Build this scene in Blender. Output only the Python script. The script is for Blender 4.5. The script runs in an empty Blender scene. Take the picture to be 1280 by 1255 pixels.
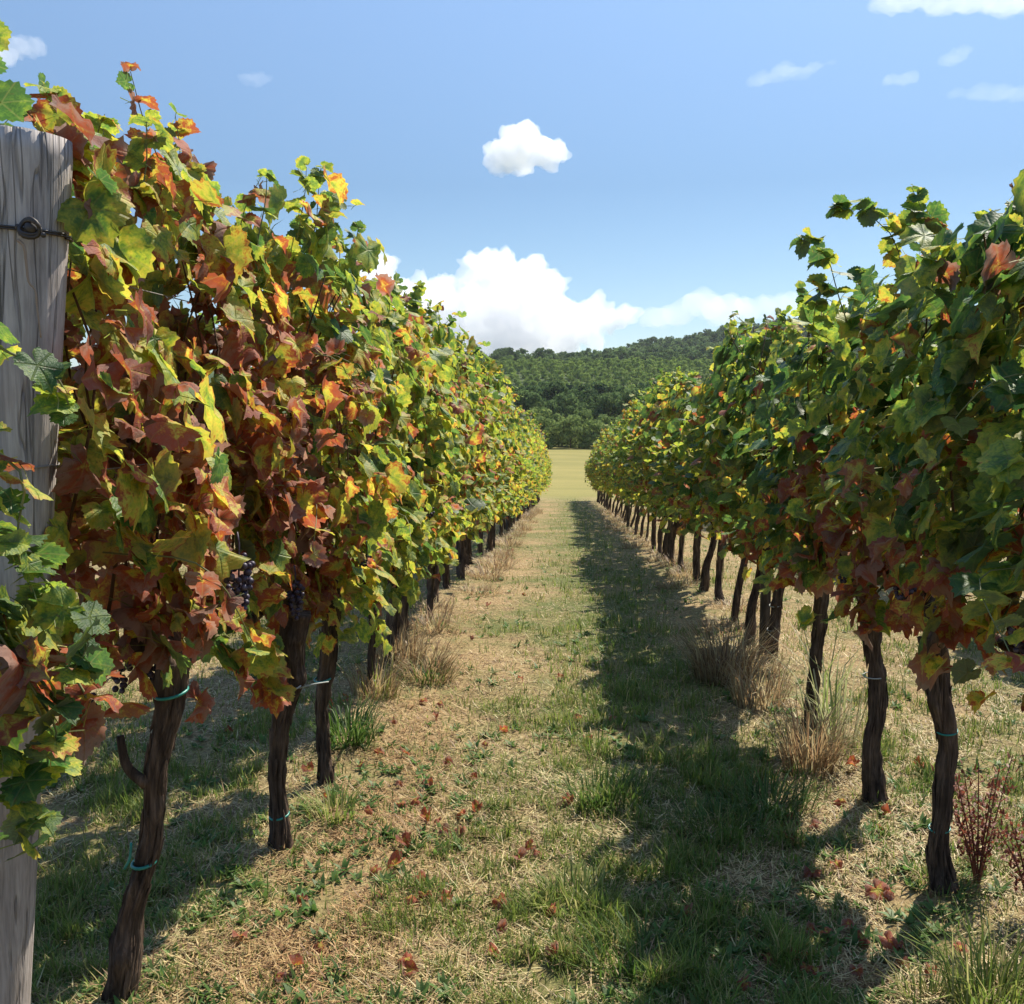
import bpy, math, random
import numpy as np
from mathutils import Vector, noise as mnoise

# ------------------------------------------------------------------ camera, sky, sun, exposure
scene = bpy.context.scene
C = scene.collection
F = 1270.0                                   # focal length in photo pixels (photo 1280 x 1255)
PITCH = math.atan((627.5 - 500.0) / F)       # looking slightly down
YAW = math.atan((708.0 - 640.0) / F)         # rows vanish right of the centre
EYE = 1.6
cam_d = bpy.data.cameras.new('camera')
cam = bpy.data.objects.new('camera', cam_d)
C.objects.link(cam)
cam.location = (0, 0, EYE)
cam.rotation_euler = (math.pi / 2 - PITCH, 0, YAW)
cam_d.sensor_fit = 'HORIZONTAL'
cam_d.sensor_width = 36.0
cam_d.lens = F / 1280.0 * 36.0
cam_d.clip_start = 0.05
cam_d.clip_end = 30000
scene.camera = cam
cy, sy_, cp, sp_ = math.cos(YAW), math.sin(YAW), math.cos(PITCH), math.sin(PITCH)
CR = np.array([cy, sy_, 0.0])
CF = np.array([-sy_ * cp, cy * cp, -sp_])
CU = np.cross(CR, CF)

SUN_EL = math.radians(50)
SUN_AZ = math.radians(34)                    # from +Y (down the row) towards +X
sun_dir = np.array([math.sin(SUN_AZ) * math.cos(SUN_EL), math.cos(SUN_AZ) * math.cos(SUN_EL), math.sin(SUN_EL)])
world = bpy.data.worlds.new('World')
scene.world = world
world.use_nodes = True
wn, wl = world.node_tree.nodes, world.node_tree.links
wn.clear()
sky = wn.new('ShaderNodeTexSky')
sky.sky_type = 'NISHITA'
sky.sun_disc = False
sky.sun_elevation = SUN_EL
sky.sun_rotation = SUN_AZ
sky.altitude = 200
sky.air_density = 1.0
sky.dust_density = 0.25
sky.ozone_density = 3.0
bg = wn.new('ShaderNodeBackground')
bg.inputs['Strength'].default_value = 0.150
wo = wn.new('ShaderNodeOutputWorld')
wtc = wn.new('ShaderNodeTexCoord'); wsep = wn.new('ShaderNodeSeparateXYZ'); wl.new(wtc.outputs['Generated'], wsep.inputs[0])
wr = wn.new('ShaderNodeValToRGB'); wl.new(wsep.outputs[2], wr.inputs[0])   # sky brightened above the view as added fill for the shade, dimmed lower down
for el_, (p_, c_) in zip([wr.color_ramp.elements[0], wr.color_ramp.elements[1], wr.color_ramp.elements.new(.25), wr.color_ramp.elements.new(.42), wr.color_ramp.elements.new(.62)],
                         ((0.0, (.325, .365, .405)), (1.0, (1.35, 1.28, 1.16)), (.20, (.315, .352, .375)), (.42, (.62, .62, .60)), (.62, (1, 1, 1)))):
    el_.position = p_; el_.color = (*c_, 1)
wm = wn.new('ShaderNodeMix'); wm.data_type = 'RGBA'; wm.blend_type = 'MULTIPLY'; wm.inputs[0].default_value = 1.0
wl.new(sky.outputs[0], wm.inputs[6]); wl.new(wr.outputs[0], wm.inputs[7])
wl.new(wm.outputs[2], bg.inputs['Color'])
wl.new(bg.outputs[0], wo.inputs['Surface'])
sun_l = bpy.data.lights.new('sun', 'SUN')
sun_l.energy = 4.5
sun_l.angle = math.radians(0.53)
sun_l.color = (1.0, 0.925, 0.79)
sun_o = bpy.data.objects.new('sun', sun_l)
C.objects.link(sun_o)
sun_o.rotation_euler = Vector(sun_dir).to_track_quat('Z', 'Y').to_euler()
sun_o.location = (20, 26, 60)
scene.view_settings.view_transform = 'Standard'
scene.view_settings.look = 'None'
scene.view_settings.exposure = 0.97
scene.view_settings.gamma = 1.0
cyc = scene.cycles
cyc.max_bounces = 24
cyc.diffuse_bounces = 4
cyc.glossy_bounces = 2
cyc.transmission_bounces = 6
cyc.volume_bounces = 24
cyc.use_denoising = True
cyc.caustics_reflective = False
cyc.caustics_refractive = False

# ------------------------------------------------------------------ helpers
def ray(px, py):
    return CF + (px - 640.0) / F * CR + (627.5 - py) / F * CU

def at(px, py, Y):                            # point seen at a photo pixel on the plane y = Y
    d = ray(px, py)
    return np.array([0, 0, EYE]) + d * (Y / d[1])

def sp(t, k):                                 # soft ramp
    return k * np.logaddexp(0.0, t / k)

def ground_px(px, py):                       # ground point seen at a photo pixel
    d = ray(px, py); y = 3.0
    for _ in range(40):
        t = y / d[1]; y = y * (EYE - float(ground(d[0] * t, y))) / max(-d[2] * t, 1e-3)
    t = y / d[1]
    return d[0] * t, y

def sstep(a, b, t):
    t = np.clip((t - a) / (b - a), 0, 1)
    return t * t * (3 - 2 * t)

def ground(x, y):
    x = np.asarray(x, float); y = np.asarray(y, float)
    z = -0.074 * sp(y - 7, 1.5) + 0.074 * sp(y - 77, 4.0)
    z = z + 18.5 * sstep(215, 362, y)
    B = np.interp(x, [-70, -14, 12, 47, 95, 150, 260, 420], [0, 1, 6, 17, 25, 33, 46, 52])
    z = z + B * sstep(380, 650, y)
    near = np.clip(1.4 - np.abs(y - 6) / 40.0, 0, 1)
    z = z + near * (0.012 * np.sin(x * 3.1 + y * 1.7) * np.sin(y * 2.3 - x) + 0.008 * np.sin(x * 9.0 + 2.0 * np.sin(y * 3.0)) * np.sin(y * 7.0 + x * 2.0))
    for rx in (-1.12, 1.26):                  # the soil is heaped a little along the vines
        z = z + near * 0.035 * np.exp(-((x - rx) / 0.28) ** 2)
    return z

def mesh_np(name, V, loops, totals, attrs=None, smooth=True):
    me = bpy.data.meshes.new(name)
    V = np.asarray(V, np.float32)
    loops = np.asarray(loops, np.int32); totals = np.asarray(totals, np.int32)
    starts = np.concatenate([[0], np.cumsum(totals)[:-1]]).astype(np.int32)
    me.vertices.add(len(V)); me.vertices.foreach_set('co', V.ravel())
    me.loops.add(len(loops)); me.loops.foreach_set('vertex_index', loops)
    me.polygons.add(len(totals))
    me.polygons.foreach_set('loop_start', starts)
    me.polygons.foreach_set('loop_total', totals)
    me.polygons.foreach_set('use_smooth', np.full(len(totals), smooth))
    for k, a in (attrs or {}).items():
        at_ = me.attributes.new(k, 'FLOAT_VECTOR', 'POINT')
        at_.data.foreach_set('vector', np.asarray(a, np.float32).ravel())
    me.update(calc_edges=True)
    return me

class MB:                                     # collects polygons into one mesh
    def __init__(s): s.V = []; s.L = []; s.T = []; s.n = 0
    def add(s, V, faces):
        V = np.asarray(V, float)
        for f in faces:
            s.L.extend([i + s.n for i in f]); s.T.append(len(f))
        s.V.append(V); s.n += len(V)
    def tube(s, pts, rad, k=8, cap=True, twist=None):
        pts = np.asarray(pts, float); n = len(pts)
        rad = np.full(n, rad) if np.isscalar(rad) else np.asarray(rad, float)
        tan = np.gradient(pts, axis=0); tan /= np.linalg.norm(tan, axis=1)[:, None] + 1e-9
        ref = np.array([1.0, 0, 0]) if abs(tan[0, 0]) < 0.9 else np.array([0, 1.0, 0])
        a = np.arange(k) * 2 * math.pi / k
        V = []
        for i in range(n):
            b1 = ref - tan[i] * np.dot(ref, tan[i]); b1 /= np.linalg.norm(b1) + 1e-9
            ref = b1
            b2 = np.cross(tan[i], b1)
            V.append(pts[i] + rad[i] * (np.cos(a)[:, None] * b1 + np.sin(a)[:, None] * b2))
        V = np.concatenate(V)
        fs = []
        for i in range(n - 1):
            for j in range(k):
                q = (j + 1) % k
                fs.append((i * k + j, i * k + q, (i + 1) * k + q, (i + 1) * k + j))
        if cap:
            fs.append(tuple(range(k))[::-1]); fs.append(tuple((n - 1) * k + j for j in range(k)))
        s.add(V, fs)
    def ball(s, c, r, seg=10, rings=6, squash=(1, 1, 1)):
        V = [(0, 0, -1)]
        for i in range(1, rings):
            t = -math.pi / 2 + math.pi * i / rings
            for j in range(seg):
                V.append((math.cos(t) * math.cos(2 * math.pi * j / seg), math.cos(t) * math.sin(2 * math.pi * j / seg), math.sin(t)))
        V.append((0, 0, 1))
        fs = []
        for j in range(seg):
            q = (j + 1) % seg
            fs.append((0, 1 + q, 1 + j))
            for i in range(rings - 2):
                a = 1 + i * seg
                fs.append((a + j, a + q, a + seg + q, a + seg + j))
            a = 1 + (rings - 2) * seg
            fs.append((a + j, a + q, len(V) - 1))
        s.add(np.array(V) * r * np.array(squash) + np.asarray(c), fs)
    def mesh(s, name, mat, smooth=True):
        me = mesh_np(name, np.concatenate(s.V), s.L, s.T, smooth=smooth)
        me.materials.append(mat)
        return me

def link(name, me, parent=None, loc=None):
    o = bpy.data.objects.new(name, me)
    C.objects.link(o)
    if parent is not None: o.parent = parent
    if loc is not None: o.location = loc
    return o

def tag(o, label, cat, group=None, kind=None):
    if label: o['label'] = label
    if cat: o['category'] = cat
    if group: o['group'] = group
    if kind: o['kind'] = kind
    return o

def empty(name, loc):
    o = bpy.data.objects.new(name, None)
    C.objects.link(o); o.location = loc; o.empty_display_size = 0.2
    return o

def copy_tree(o, parent=None):
    c = o.copy(); C.objects.link(c)
    if parent is not None: c.parent = parent
    for ch in list(o.children): copy_tree(ch, c)
    return c

def spline(pts, n):                           # Catmull-Rom through the points (any width)
    P = np.asarray(pts, float)
    P = np.vstack([2 * P[0] - P[1], P, 2 * P[-1] - P[-2]])
    out = []
    m = len(P) - 3
    for u in np.linspace(0, m - 1e-6, n):
        i = int(u); t = u - i
        a, b, c, d = P[i:i + 4]
        out.append(0.5 * (2 * b + (c - a) * t + (2 * a - 5 * b + 4 * c - d) * t * t + (3 * b - a - 3 * c + d) * t ** 3))
    return np.array(out)

# ------------------------------------------------------------------ materials
class NT:
    def __init__(s, name):
        s.m = bpy.data.materials.new(name); s.m.use_nodes = True
        s.t = s.m.node_tree; s.t.nodes.clear()
        s.out = s.t.nodes.new('ShaderNodeOutputMaterial')
    def n(s, typ, **kw):
        x = s.t.nodes.new('ShaderNode' + typ)
        for k, v in kw.items(): setattr(x, k, v)
        return x
    def put(s, sock, v):
        if hasattr(v, 'is_output') or isinstance(v, bpy.types.NodeSocket): s.t.links.new(v, sock)
        else: sock.default_value = v
    def math(s, op, a, b=0.0, c=0.0, clamp=False):
        x = s.n('Math', operation=op); x.use_clamp = clamp
        s.put(x.inputs[0], a); s.put(x.inputs[1], b)
        if len(x.inputs) > 2: s.put(x.inputs[2], c)
        return x.outputs[0]
    def ramp(s, f, stops, interp='LINEAR'):
        x = s.n('ValToRGB'); x.color_ramp.interpolation = interp
        e = x.color_ramp.elements
        while len(e) < len(stops): e.new(0.5)
        for el, (p, c) in zip(e, stops):
            el.position = p; el.color = (c[0], c[1], c[2], 1) if not np.isscalar(c) else (c, c, c, 1)
        s.put(x.inputs[0], f)
        return x.outputs[0]
    def mix(s, f, a, b, mode='MIX'):
        x = s.n('Mix', data_type='RGBA', blend_type=mode)
        s.put(x.inputs[0], f)
        s.put(x.inputs[6], a if not isinstance(a, tuple) else (*a, 1)); s.put(x.inputs[7], b if not isinstance(b, tuple) else (*b, 1))
        return x.outputs[2]
    def noise(s, vec, scale, detail=4, rough=0.55, dist=0.0):
        x = s.n('TexNoise')
        if vec is not None: s.put(x.inputs['Vector'], vec)
        x.inputs['Scale'].default_value = scale; x.inputs['Detail'].default_value = detail
        x.inputs['Roughness'].default_value = rough; x.inputs['Distortion'].default_value = dist
        return x.outputs[0]
    def mapping(s, vec, scale=(1, 1, 1), loc=(0, 0, 0)):
        x = s.n('Mapping'); s.put(x.inputs[0], vec)
        x.inputs['Scale'].default_value = scale; x.inputs['Location'].default_value = loc
        return x.outputs[0]
    def attr(s, name, out='Vector'):
        x = s.n('Attribute', attribute_name=name)
        return x.outputs[out]
    def sep(s, vec):
        x = s.n('SeparateXYZ'); s.put(x.inputs[0], vec)
        return x.outputs
    def bump(s, h, strength, dist):
        x = s.n('Bump'); x.inputs['Strength'].default_value = strength; x.inputs['Distance'].default_value = dist
        s.put(x.inputs['Height'], h)
        return x.outputs[0]
    def bsdf(s, col, rough=0.6, spec=0.3, normal=None):
        x = s.n('BsdfPrincipled')
        s.put(x.inputs['Base Color'], col if not isinstance(col, tuple) else (*col, 1)); s.put(x.inputs['Roughness'], rough)
        s.put(x.inputs['Specular IOR Level'], spec)
        if normal is not None: s.put(x.inputs['Normal'], normal)
        return x.outputs[0]
    def translucent(s, col, base, f):
        t = s.n('BsdfTranslucent'); s.put(t.inputs['Color'], col)
        x = s.n('MixShader'); x.inputs[0].default_value = f
        s.t.links.new(base, x.inputs[1]); s.t.links.new(t.outputs[0], x.inputs[2])
        return x.outputs[0]
    def end(s, sh):
        s.t.links.new(sh, s.out.inputs['Surface']); return s.m

def mat_leaf():
    N = NT('vine_leaf')
    lco = N.sep(N.attr('leaf_co')); tint = N.sep(N.attr('leaf_tint'))
    u = N.math('ABSOLUTE', lco[0]); v = lco[1]; rim = lco[2]
    seed = N.n('CombineXYZ'); N.put(seed.inputs[0], N.math('MULTIPLY', tint[1], 53.0)); N.put(seed.inputs[1], N.math('MULTIPLY', tint[2], 31.0))
    vec = N.n('VectorMath', operation='ADD'); N.put(vec.inputs[0], N.attr('leaf_co')); N.put(vec.inputs[1], seed.outputs[0])
    big = N.noise(vec.outputs[0], 1.6, 2); fine = N.noise(vec.outputs[0], 9.0, 3)
    dmin = None                               # distance to the nearest of the main veins
    for deg in (0, 52, 112):
        c, s_ = math.cos(math.radians(deg)), math.sin(math.radians(deg))
        d = N.math('ABSOLUTE', N.math('SUBTRACT', N.math('MULTIPLY', u, c), N.math('MULTIPLY', v, s_)))
        fwd = N.math('ADD', N.math('MULTIPLY', u, s_), N.math('MULTIPLY', v, c))
        d = N.math('ADD', d, N.math('MULTIPLY', N.math('LESS_THAN', fwd, 0.0), 5.0))
        dmin = d if dmin is None else N.math('MINIMUM', dmin, d)
    vein = N.math('SUBTRACT', 1.0, N.math('MULTIPLY', dmin, 22.0), clamp=True)
    halo = N.math('SUBTRACT', 1.0, N.math('MULTIPLY', dmin, 4.5), clamp=True)
    # side veins run off the main ones as faint stripes
    w = N.n('TexWave', wave_type='BANDS', bands_direction='Y'); N.put(w.inputs['Vector'], N.attr('leaf_co'))
    w.inputs['Scale'].default_value = 3.2; w.inputs['Distortion'].default_value = 2.0; w.inputs['Detail'].default_value = 1.0
    side = w.outputs['Fac']
    st = N.math('ADD', tint[0], N.math('MULTIPLY', N.math('SUBTRACT', rim, 0.55), N.math('MULTIPLY', N.math('ADD', tint[0], 0.10), 0.38)))
    st = N.math('ADD', st, N.math('MULTIPLY', N.math('SUBTRACT', big, 0.5), 0.75))
    st = N.math('ADD', st, N.math('MULTIPLY', N.math('SUBTRACT', fine, 0.5), 0.45))
    st = N.math('SUBTRACT', st, N.math('MULTIPLY', halo, N.math('MULTIPLY', tint[0], 0.15)))
    col = N.ramp(st, [(0.0, (0.036, 0.092, 0.024)), (0.17, (0.085, 0.165, 0.030)), (0.33, (0.265, 0.315, 0.036)), (0.48, (0.46, 0.385, 0.055)),
                      (0.58, (0.36, 0.150, 0.030)), (0.66, (0.28, 0.060, 0.026)), (0.82, (0.26, 0.080, 0.045)), (1.0, (0.27, 0.150, 0.110))])
    col = N.mix(N.math('MULTIPLY', vein, 0.26), col, (0.30, 0.27, 0.10))
    col = N.mix(N.math('MULTIPLY', N.math('SUBTRACT', side, 0.35, clamp=True), 0.12), col, N.mix(1.0, col, (0.6, 0.6, 0.5), 'MULTIPLY'))
    spots = N.ramp(N.noise(vec.outputs[0], 5.0, 3), [(0.60, 0.0), (0.70, 1.0)])
    col = N.mix(N.math('MULTIPLY', spots, 0.55), col, (0.10, 0.055, 0.025))
    hs = N.n('HueSaturation'); N.put(hs.inputs['Value'], N.math('ADD', 0.75, N.math('MULTIPLY', tint[2], 0.5))); N.put(hs.inputs['Color'], col)
    col = hs.outputs[0]
    geo = N.n('NewGeometry')
    back = N.mix(0.50, col, (0.29, 0.27, 0.20))     # the underside of a vine leaf is pale and felted
    colf = N.mix(geo.outputs['Backfacing'], col, back)
    tl = N.n('HueSaturation'); tl.inputs['Saturation'].default_value = 1.02; tl.inputs['Value'].default_value = 1.75; N.put(tl.inputs['Color'], col)
    hgt = N.math('ADD', N.math('MULTIPLY', vein, -1.0), N.math('MULTIPLY', side, 0.10))
    hgt = N.math('ADD', hgt, N.math('MULTIPLY', fine, 0.8))
    nm = N.bump(hgt, 0.5, 0.004)
    rough = N.math('ADD', 0.50, N.math('MULTIPLY', tint[0], 0.25))
    b = N.bsdf(colf, rough, 0.32, nm)
    return N.end(N.translucent(tl.outputs[0], b, 0.42))

def mat_bark(name, dark, light, scale=1.0):
    N = NT(name)
    tc = N.n('TexCoord').outputs['Object']
    st = N.mapping(tc, (38 * scale, 38 * scale, 4.0 * scale))
    a = N.noise(st, 1.0, 6, 0.65, 0.6)
    b = N.noise(tc, 9.0, 3)
    f = N.math('ADD', N.math('MULTIPLY', a, 0.8), N.math('MULTIPLY', b, 0.3))
    col = N.ramp(f, [(0.40, dark), (0.58, tuple(0.65 * p + .35 * q for p, q in zip(dark, light))), (0.76, light)])
    return N.end(N.bsdf(col, 0.85, 0.2, N.bump(a, 1.0, 0.02)))

def mat_simple(name, col, rough=0.6, spec=0.3, var=0.25, scale=20.0):
    N = NT(name)
    tc = N.n('TexCoord').outputs['Object']
    n_ = N.noise(tc, scale, 3)
    c = N.mix(N.math('MULTIPLY', n_, 1.0), tuple(x * (1 - var) for x in col), tuple(x * (1 + var) for x in col))
    return N.end(N.bsdf(c, rough, spec))

def mat_post():
    N = NT('weathered_wood')
    tc = N.n('TexCoord').outputs['Object']
    st = N.mapping(tc, (34, 34, .9))
    a = N.noise(st, 1.0, 7, 0.6, 0.12)
    fine = N.noise(N.mapping(tc, (150, 150, 5)), 1.0, 4, 0.6)
    blot = N.noise(tc, 3.5, 4)
    f = N.math('ADD', N.math('MULTIPLY', a, 0.55), N.math('MULTIPLY', fine, 0.45))
    col = N.ramp(f, [(0.26, (0.12, 0.105, 0.098)), (0.44, (0.31, 0.280, 0.265)), (0.64, (0.50, 0.455, 0.425))])
    col = N.mix(N.ramp(blot, [(0.42, 0.0), (0.7, 0.75)]), col, N.mix(1.0, col, (0.62, 0.55, 0.50), 'MULTIPLY'))
    crack = N.ramp(N.noise(N.mapping(tc, (17, 17, 0.55)), 1.0, 3, 0.5, 0.3), [(0.485, 0.0), (0.5, 1.0), (0.515, 0.0)])
    col = N.mix(N.math('MULTIPLY', crack, 0.4), col, (0.05, 0.043, 0.04))
    h = N.math('SUBTRACT', f, N.math('MULTIPLY', crack, 0.8))
    return N.end(N.bsdf(col, 0.8, 0.2, N.bump(h, 0.8, 0.008)))

def mat_blade(name, tr=0.3):
    N = NT(name)
    col = N.attr('blade_col', 'Color')
    tl = N.n('HueSaturation'); tl.inputs['Value'].default_value = 1.5; N.put(tl.inputs['Color'], col)
    return N.end(N.translucent(tl.outputs[0], N.bsdf(col, 0.55, 0.3), tr))

def mat_ground():
    N = NT('vineyard_soil')
    pos = N.n('NewGeometry').outputs['Position']
    p = N.sep(pos)
    big = N.noise(pos, 0.9, 4); mid = N.noise(pos, 5.0, 5, 0.65); fine = N.noise(pos, 42.0, 5, 0.7)
    fib = N.noise(N.mapping(pos, (60, 22, 30)), 1.0, 4, 0.6, 1.2)
    f = N.math('ADD', N.math('MULTIPLY', fine, 0.45), N.math('MULTIPLY', fib, 0.55))
    straw = N.ramp(f, [(0.30, (0.060, 0.040, 0.022)), (0.48, (0.255, 0.175, 0.085)), (0.68, (0.500, 0.375, 0.195))])
    green = N.ramp(f, [(0.30, (0.025, 0.035, 0.010)), (0.50, (0.085, 0.110, 0.028)), (0.70, (0.185, 0.190, 0.062))])
    g = N.math('ADD', N.math('MULTIPLY', big, 0.6), N.math('MULTIPLY', mid, 0.5))
    gx = N.math('SUBTRACT', 1.0, N.math('ABSOLUTE', N.math('DIVIDE', N.math('SUBTRACT', p[0], 0.2), 0.85)), clamp=True)
    g = N.math('ADD', g, N.math('MULTIPLY', gx, 0.14))
    col = N.mix(N.ramp(g, [(0.50, 0.0), (0.70, 0.9)]), straw, green)
    dirt = N.ramp(mid, [(0.30, 1.0), (0.42, 0.0)])
    col = N.mix(N.math('MULTIPLY', dirt, 0.6), col, (0.075, 0.048, 0.028))
    fieldc = N.ramp(N.noise(N.mapping(pos, (0.12, 0.22, 0.1)), 1.0, 5), [(0.30, (0.175, 0.160, 0.040)), (0.70, (0.255, 0.215, 0.062))])
    far = N.math('DIVIDE', N.math('SUBTRACT', p[1], 40.0), 14.0, clamp=True)
    col = N.mix(far, col, fieldc)
    hill = N.math('DIVIDE', N.math('SUBTRACT', p[1], 146.0), 10.0, clamp=True)
    col = N.mix(hill, col, N.ramp(N.noise(pos, 0.06, 4), [(0.35, (0.035, 0.060, 0.014)), (0.65, (0.080, 0.105, 0.028))]))
    h = N.math('ADD', N.math('MULTIPLY', f, 0.7), N.math('MULTIPLY', mid, 1.2))
    return N.end(N.bsdf(col, 0.9, 0.15, N.bump(h, 0.9, 0.03)))

def mat_crown(name, dark, light):
    N = NT(name)
    c = N.sep(N.attr('blade_col'))
    col = N.mix(c[0], dark, light)
    return N.end(N.translucent(col, N.bsdf(col, 0.8, 0.04), 0.42))

def mat_cloud(name, density, g=0.35, alb=1.0):
    N = NT(name)
    v = N.n('VolumePrincipled')
    v.inputs['Color'].default_value = (alb, alb, alb, 1)
    v.inputs['Density'].default_value = density
    v.inputs['Anisotropy'].default_value = g
    N.t.links.new(v.outputs[0], N.out.inputs['Volume'])
    return N.m

M_LEAF = mat_leaf()
M_BARK = mat_bark('vine_bark', (0.018, 0.011, 0.008), (0.250, 0.170, 0.120))
M_CANE = mat_bark('cane_bark', (0.06, 0.028, 0.014), (0.22, 0.125, 0.06), 2.0)
M_SHOOT = mat_simple('green_stem', (0.17, 0.17, 0.06))
M_TIE = mat_simple('teal_plastic', (0.015, 0.205, 0.165), 0.4, 0.5)
M_PALETIE = mat_simple('pale_twine', (0.36, 0.38, 0.36), 0.6)
M_GRAPE = None
def mat_grape():
    N = NT('dark_grape')
    tc = N.n('TexCoord').outputs['Object']
    bloom = N.ramp(N.noise(tc, 55.0, 3), [(0.42, 0.0), (0.68, 0.55)])
    col = N.mix(bloom, (0.026, 0.014, 0.030), (0.17, 0.15, 0.21))
    return N.end(N.bsdf(col, 0.5, 0.35))
M_GRAPE = mat_grape()
M_POST = mat_post()
M_STAKE = mat_bark('stake_wood', (0.035, 0.026, 0.020), (0.17, 0.135, 0.105))
M_WIRE = mat_simple('galvanised_wire', (0.20, 0.19, 0.18), 0.45, 0.5)
M_RUST = mat_simple('dark_rusted_wire', (0.035, 0.026, 0.022), 0.55, 0.5)
M_BLADE = mat_blade('grass_blade', 0.35)
M_STRAW = mat_blade('dry_straw', 0.15)
M_GROUND = mat_ground()
M_CROWNS = [mat_crown('broadleaf_crown', (0.062, 0.105, 0.034), (0.190, 0.270, 0.088)),
            mat_crown('dark_crown', (0.028, 0.058, 0.020), (0.115, 0.180, 0.055)),
            mat_crown('orchard_crown', (0.150, 0.225, 0.050), (0.310, 0.400, 0.095)),
            mat_crown('shrub_crown', (0.110, 0.165, 0.045), (0.300, 0.370, 0.110))]

# ------------------------------------------------------------------ ground sheet, reaching the horizon
ys = np.concatenate([np.arange(-10, 0, 0.5), np.arange(0, 16, 0.06), np.arange(16, 60, 0.5), np.arange(60, 160, 4), np.arange(160, 700, 8), np.geomspace(700, 3000, 14)])
xs = np.concatenate([-np.geomspace(3000, 60, 18), np.arange(-55, -6, 3.5), np.arange(-5, 7, 0.06), np.arange(7.5, 55, 3.5), np.arange(58, 260, 9), np.geomspace(270, 3000, 14)])
X, Y = np.meshgrid(xs, ys)
Z = ground(X, Y)
W, H = len(xs), len(ys)
idx = np.arange(W * H).reshape(H, W)
quads = np.stack([idx[:-1, :-1], idx[:-1, 1:], idx[1:, 1:], idx[1:, :-1]], -1).reshape(-1, 4)
me = mesh_np('ground', np.stack([X, Y, Z], -1).reshape(-1, 3), quads.ravel(), np.full(len(quads), 4))
me.materials.append(M_GROUND)
tag(link('ground', me), 'sloping vineyard ground of straw coloured soil and short grass', None, kind='structure')

# ------------------------------------------------------------------ vine leaves
OUT = [(0, 1.0), (12, .93), (27, .83), (39, .90), (50, .95), (64, .90), (80, .82), (96, .86), (110, .88), (132, .84), (152, .76), (168, .56), (179, .14)]
def leaf_template(n_out, rings, teeth):
    th = np.linspace(-178, 178, n_out)
    r = np.interp(np.abs(th), [a for a, _ in OUT], [b for _, b in OUT])
    if teeth: r = r * (1 + teeth * np.where(np.arange(n_out) % 2 == 0, 1, -1) * (np.abs(th) < 160))
    t = np.radians(th)
    ou = np.stack([np.sin(t) * r, np.cos(t) * r], -1)
    V = [np.zeros((1, 2))]; rim = [0.0]
    for k in rings:
        V.append(ou * k); rim += [k] * n_out
    V = np.concatenate(V)
    L, T = [], []
    for j in range(n_out - 1):
        L += [0, 1 + j + 1, 1 + j]; T.append(3)
        for i in range(len(rings) - 1):
            a = 1 + i * n_out
            L += [a + j, a + j + 1, a + n_out + j + 1, a + n_out + j]; T.append(4)
    return V, np.array(rim), np.array(L), np.array(T)
TPL = {'hi': leaf_template(41, (0.4, 0.75, 1.0), 0.055), 'mid': leaf_template(21, (0.6, 1.0), 0.05), 'low': leaf_template(11, (1.0,), 0.0)}

def unit(a): return a / (np.linalg.norm(a, axis=-1, keepdims=True) + 1e-9)

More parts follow.
